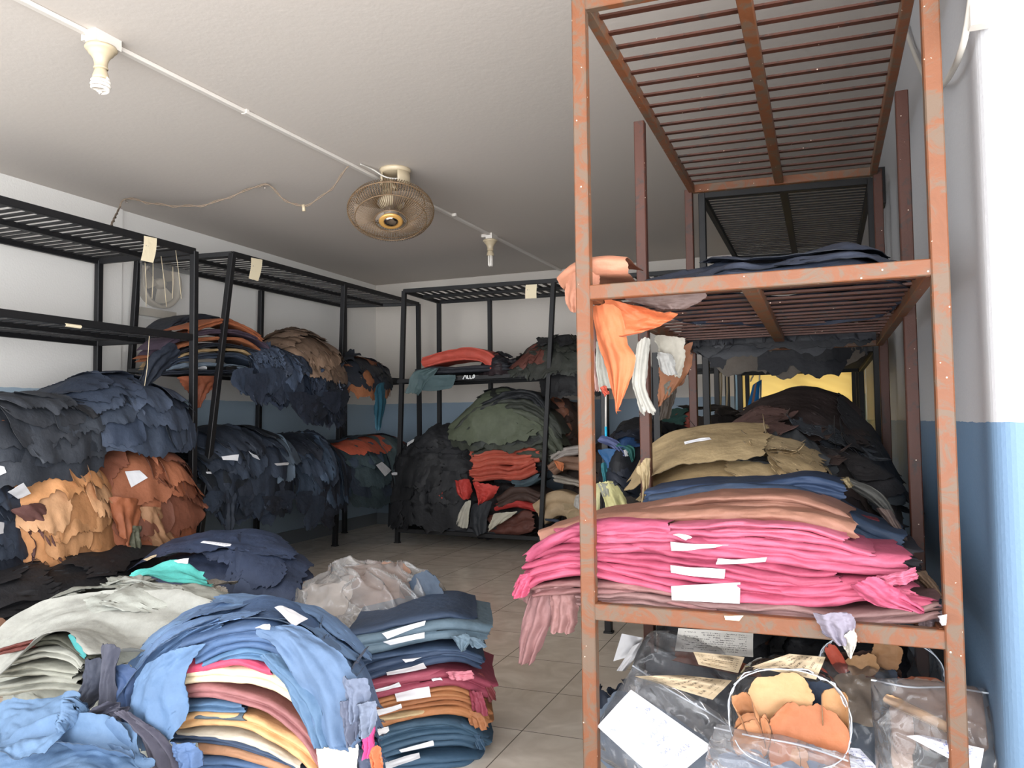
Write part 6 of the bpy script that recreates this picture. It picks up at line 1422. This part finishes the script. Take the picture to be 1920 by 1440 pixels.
# ------------------------------------------------------------------ papers: laid on the leather where it is
bpy.context.view_layer.update(); _dg = bpy.context.evaluated_depsgraph_get()
for px, lb, mt in [
    ([(234, 884), (262, 882), (277, 896), (246, 914)], 'white paper on the rust-brown pile', None),
    ([(14, 922), (44, 905), (58, 925), (34, 935)], 'white paper on the navy stack at the left edge', None),
    ([(-6, 872), (8, 875), (12, 886), (-6, 894)], 'white paper at the left edge under the charcoal heap', None),
    ([(-8, 978), (8, 980), (6, 1000), (-8, 1004)], 'small white label low at the left edge', None),
    ([(366, 692), (376, 684), (388, 688), (388, 693)], 'white paper in the arched stack over the shelf rail', None),
    ([(415, 856), (448, 852), (446, 864), (418, 862)], 'white label on the dark navy pile, two-bay lower shelf', None),
    ([(466, 846), (482, 854), (488, 862), (474, 856)], 'slim white label on the steel grey-blue hide', None),
    ([(386, 885), (398, 884), (398, 889), (388, 888)], 'tiny white label by the leaning post', None),
    ([(514, 869), (543, 867), (540, 872), (520, 873)], 'thin white label on the blue-black hides', None),
    ([(705, 872), (716, 866), (734, 882), (722, 893)], 'white card on the grey-teal pile at the far end', None),
    ([(734, 887), (745, 886), (745, 891), (735, 891)], 'tiny white label by the back rack corner post', None),
    ([(764, 830), (777, 823), (775, 829), (763, 837)], 'small white label on the tall black heap', None),
    ([(1169, 844), (1176, 843), (1178, 855), (1172, 856)], 'small white tag on the dark teal-green hide', None),
    ([(1283, 829), (1330, 820), (1334, 824), (1284, 833)], 'white paper lying on the beige pile', None),
    ([(376, 1018), (384, 1014), (434, 1020), (432, 1026)], 'narrow white label on the navy floor mound', M_PAPERW),
    ([(326, 1052), (354, 1046), (352, 1058), (334, 1056)], 'white paper corner behind the aqua hide', None),
    ([(268, 1049), (294, 1040), (292, 1044), (276, 1052)], 'thin beige paper slip left on the navy floor mound', M_KRAFT),
    ([(515, 1138), (535, 1137), (578, 1160), (552, 1175)], 'white folded paper on top of the blue arch', None),
    ([(478, 1178), (505, 1170), (508, 1174), (506, 1181)], 'small white paper edge under the blue arch top', None),
    ([(716, 1187), (798, 1164), (796, 1172), (726, 1198)], 'white paper under the clear bag, highest on the tall stack', None),
    ([(718, 1203), (796, 1186), (796, 1196), (732, 1210)], 'white crumpled paper on the grey-teal bundle edge', None),
    ([(754, 1236), (790, 1232), (780, 1237), (760, 1242)], 'short white paper above the navy hides of the tall stack', None),
    ([(724, 1260), (794, 1243), (800, 1252), (726, 1266)], 'long white paper wedge on the navy hides of the tall stack', None),
    ([(702, 1294), (748, 1279), (752, 1286), (704, 1297)], 'white paper slip over the burgundy hides, left', None),
    ([(740, 1299), (804, 1283), (808, 1307), (744, 1316)], 'white label block on the burgundy hide', None),
    ([(808, 1273), (826, 1271), (830, 1275), (812, 1277)], 'tiny lilac-white paper on the rose-burgundy hide', None),
    ([(702, 1332), (752, 1320), (754, 1328), (706, 1342)], 'white paper on the caramel band', None),
    ([(706, 1366), (728, 1362), (730, 1370), (710, 1378)], 'small white tag with a hole on the caramel band', None),
    ([(748, 1406), (812, 1388), (814, 1398), (752, 1411)], 'white paper on the teal-blue hides, upper', None),
    ([(722, 1430), (786, 1412), (788, 1422), (724, 1444)], 'white paper on the teal-blue hides, lower', None),
    ([(1257, 1017), (1366, 1021), (1340, 1026), (1259, 1033)], 'white paper wedge between the top pink hides', None),
    ([(1262, 1002), (1290, 1004), (1298, 1008), (1286, 1014)], 'small white paper corner under the tan-brown roll', None),
    ([(1346, 1048), (1438, 1046), (1434, 1054), (1342, 1058)], 'thin white paper on the middle of the pink stack', None),
    ([(1257, 1060), (1360, 1067), (1358, 1085), (1258, 1074)], 'white paper on the pink stack, second lowest', M_PAPERW),
    ([(1258, 1099), (1388, 1092), (1387, 1132), (1260, 1125)], 'large white paper block at the front of the pink stack', M_PAPERW),
    ([(1358, 1155), (1394, 1154), (1386, 1164), (1360, 1162)], 'cream paper bit stuck on the rusted front beam', M_TAG),
    ([(1758, 1155), (1774, 1152), (1775, 1172), (1766, 1172)], 'white-blue paper corner at the lower shelf right post', M_PAPERW)]:
    note(px, lb, mt, off=.006, bend=.003)
for px, lb, mt, Y_ in [
    ([(1120, 1362), (1183, 1293), (1335, 1400), (1245, 1475)], 'large crumpled white sheet in the front left bag', M_PAPERW, 2.53),
    ([(1272, 1178), (1412, 1186), (1412, 1232), (1265, 1220)], 'large white written card at the back under the rusted rack', M_NOTE, 3.05),
    ([(1300, 1222), (1396, 1232), (1384, 1262), (1310, 1246)], 'cream written note on the grey-filled bag, upper', M_KRAFT, 2.8),
    ([(1190, 1268), (1280, 1266), (1372, 1276), (1336, 1312)], 'brown written note on the grey-filled bag, lower', M_KRAFT, 2.74),
    ([(1410, 1250), (1480, 1226), (1548, 1232), (1530, 1274)], 'brown crumpled paper behind the open bag mouth', M_KRAFT, 2.62),
    ([(1700, 1380), (1730, 1378), (1845, 1404), (1836, 1452)], 'white paper with blue handwriting in the right front bag', M_BLUEINK, 2.52),
    ([(1580, 1400), (1612, 1404), (1650, 1445), (1576, 1445)], 'pale blue-white paper low between the zip bags', M_BLUEINK, 2.6),
    ([(1166, 1188), (1206, 1196), (1190, 1228), (1150, 1240)], 'white paper standing on the floor left of the inner post', M_PAPER, 3.2),
    ([(1186, 1212), (1222, 1194), (1172, 1258), (1156, 1258)], 'grey-white paper leaning before the standing one', M_PAPER, 3.15)]:
    note(px, lb, mt, Y=Y_, hits=False, bend=.02, n=22)

# ------------------------------------------------------------------ the hides that show least become one mass
bpy.context.view_layer.update(); _dg = bpy.context.evaluated_depsgraph_get(); cnt = {}
for iy in range(180):
    for ix in range(240):
        d_ = RW @ _cv(((ix + .5) * 8, (iy + .5) * 8)); d_ = Vector(d_ / np.linalg.norm(d_)); o_ = Vector(EYE)
        for _k in range(5):
            ok, loc, nn, _f, ob, _m = SC.ray_cast(_dg, o_, d_)
            if not ok: break
            nm_ = ob.name
            if nm_.startswith(('bag_film', 'zip_band', 'torn_plastic')): o_ = loc + d_ * .002; continue
            cnt[nm_] = cnt.get(nm_, 0) + 1; break
hs = sorted([o for o in C.objects if o.name.startswith('leather_hide')], key=lambda o: -cnt.get(o.name, 0))
rest = hs[300:]
mats, Vs, Fs, Ms, nb = [], [], [], [], 0
for o in rest:
    me = o.data; v_ = np.zeros(len(me.vertices) * 3, np.float64); me.vertices.foreach_get('co', v_)
    f_ = np.zeros(len(me.loops), np.int32); me.loops.foreach_get('vertex_index', f_)
    for mt_ in me.materials:
        if mt_ not in mats: mats.append(mt_)
    mi_ = np.zeros(len(me.polygons), np.int32); me.polygons.foreach_get('material_index', mi_); lut = [mats.index(mt_) for mt_ in me.materials]; Ms += [lut[k_] for k_ in mi_]
    Vs.append(v_.reshape(-1, 3) + np.array(o.location)); Fs.append(f_.reshape(-1, 4) + nb); nb += len(v_) // 3; Ms += []
    bpy.data.objects.remove(o)
if rest:
    o = mk('leather_hides', np.vstack(Vs), np.vstack(Fs), mats[0])
    for mt_ in mats[1:]: o.data.materials.append(mt_)
    o.data.polygons.foreach_set('material_index', Ms); o.data.update(); o['kind'] = 'stuff'
    tag(o, 'mass of further hides packed inside and behind the piles', 'leather hides')
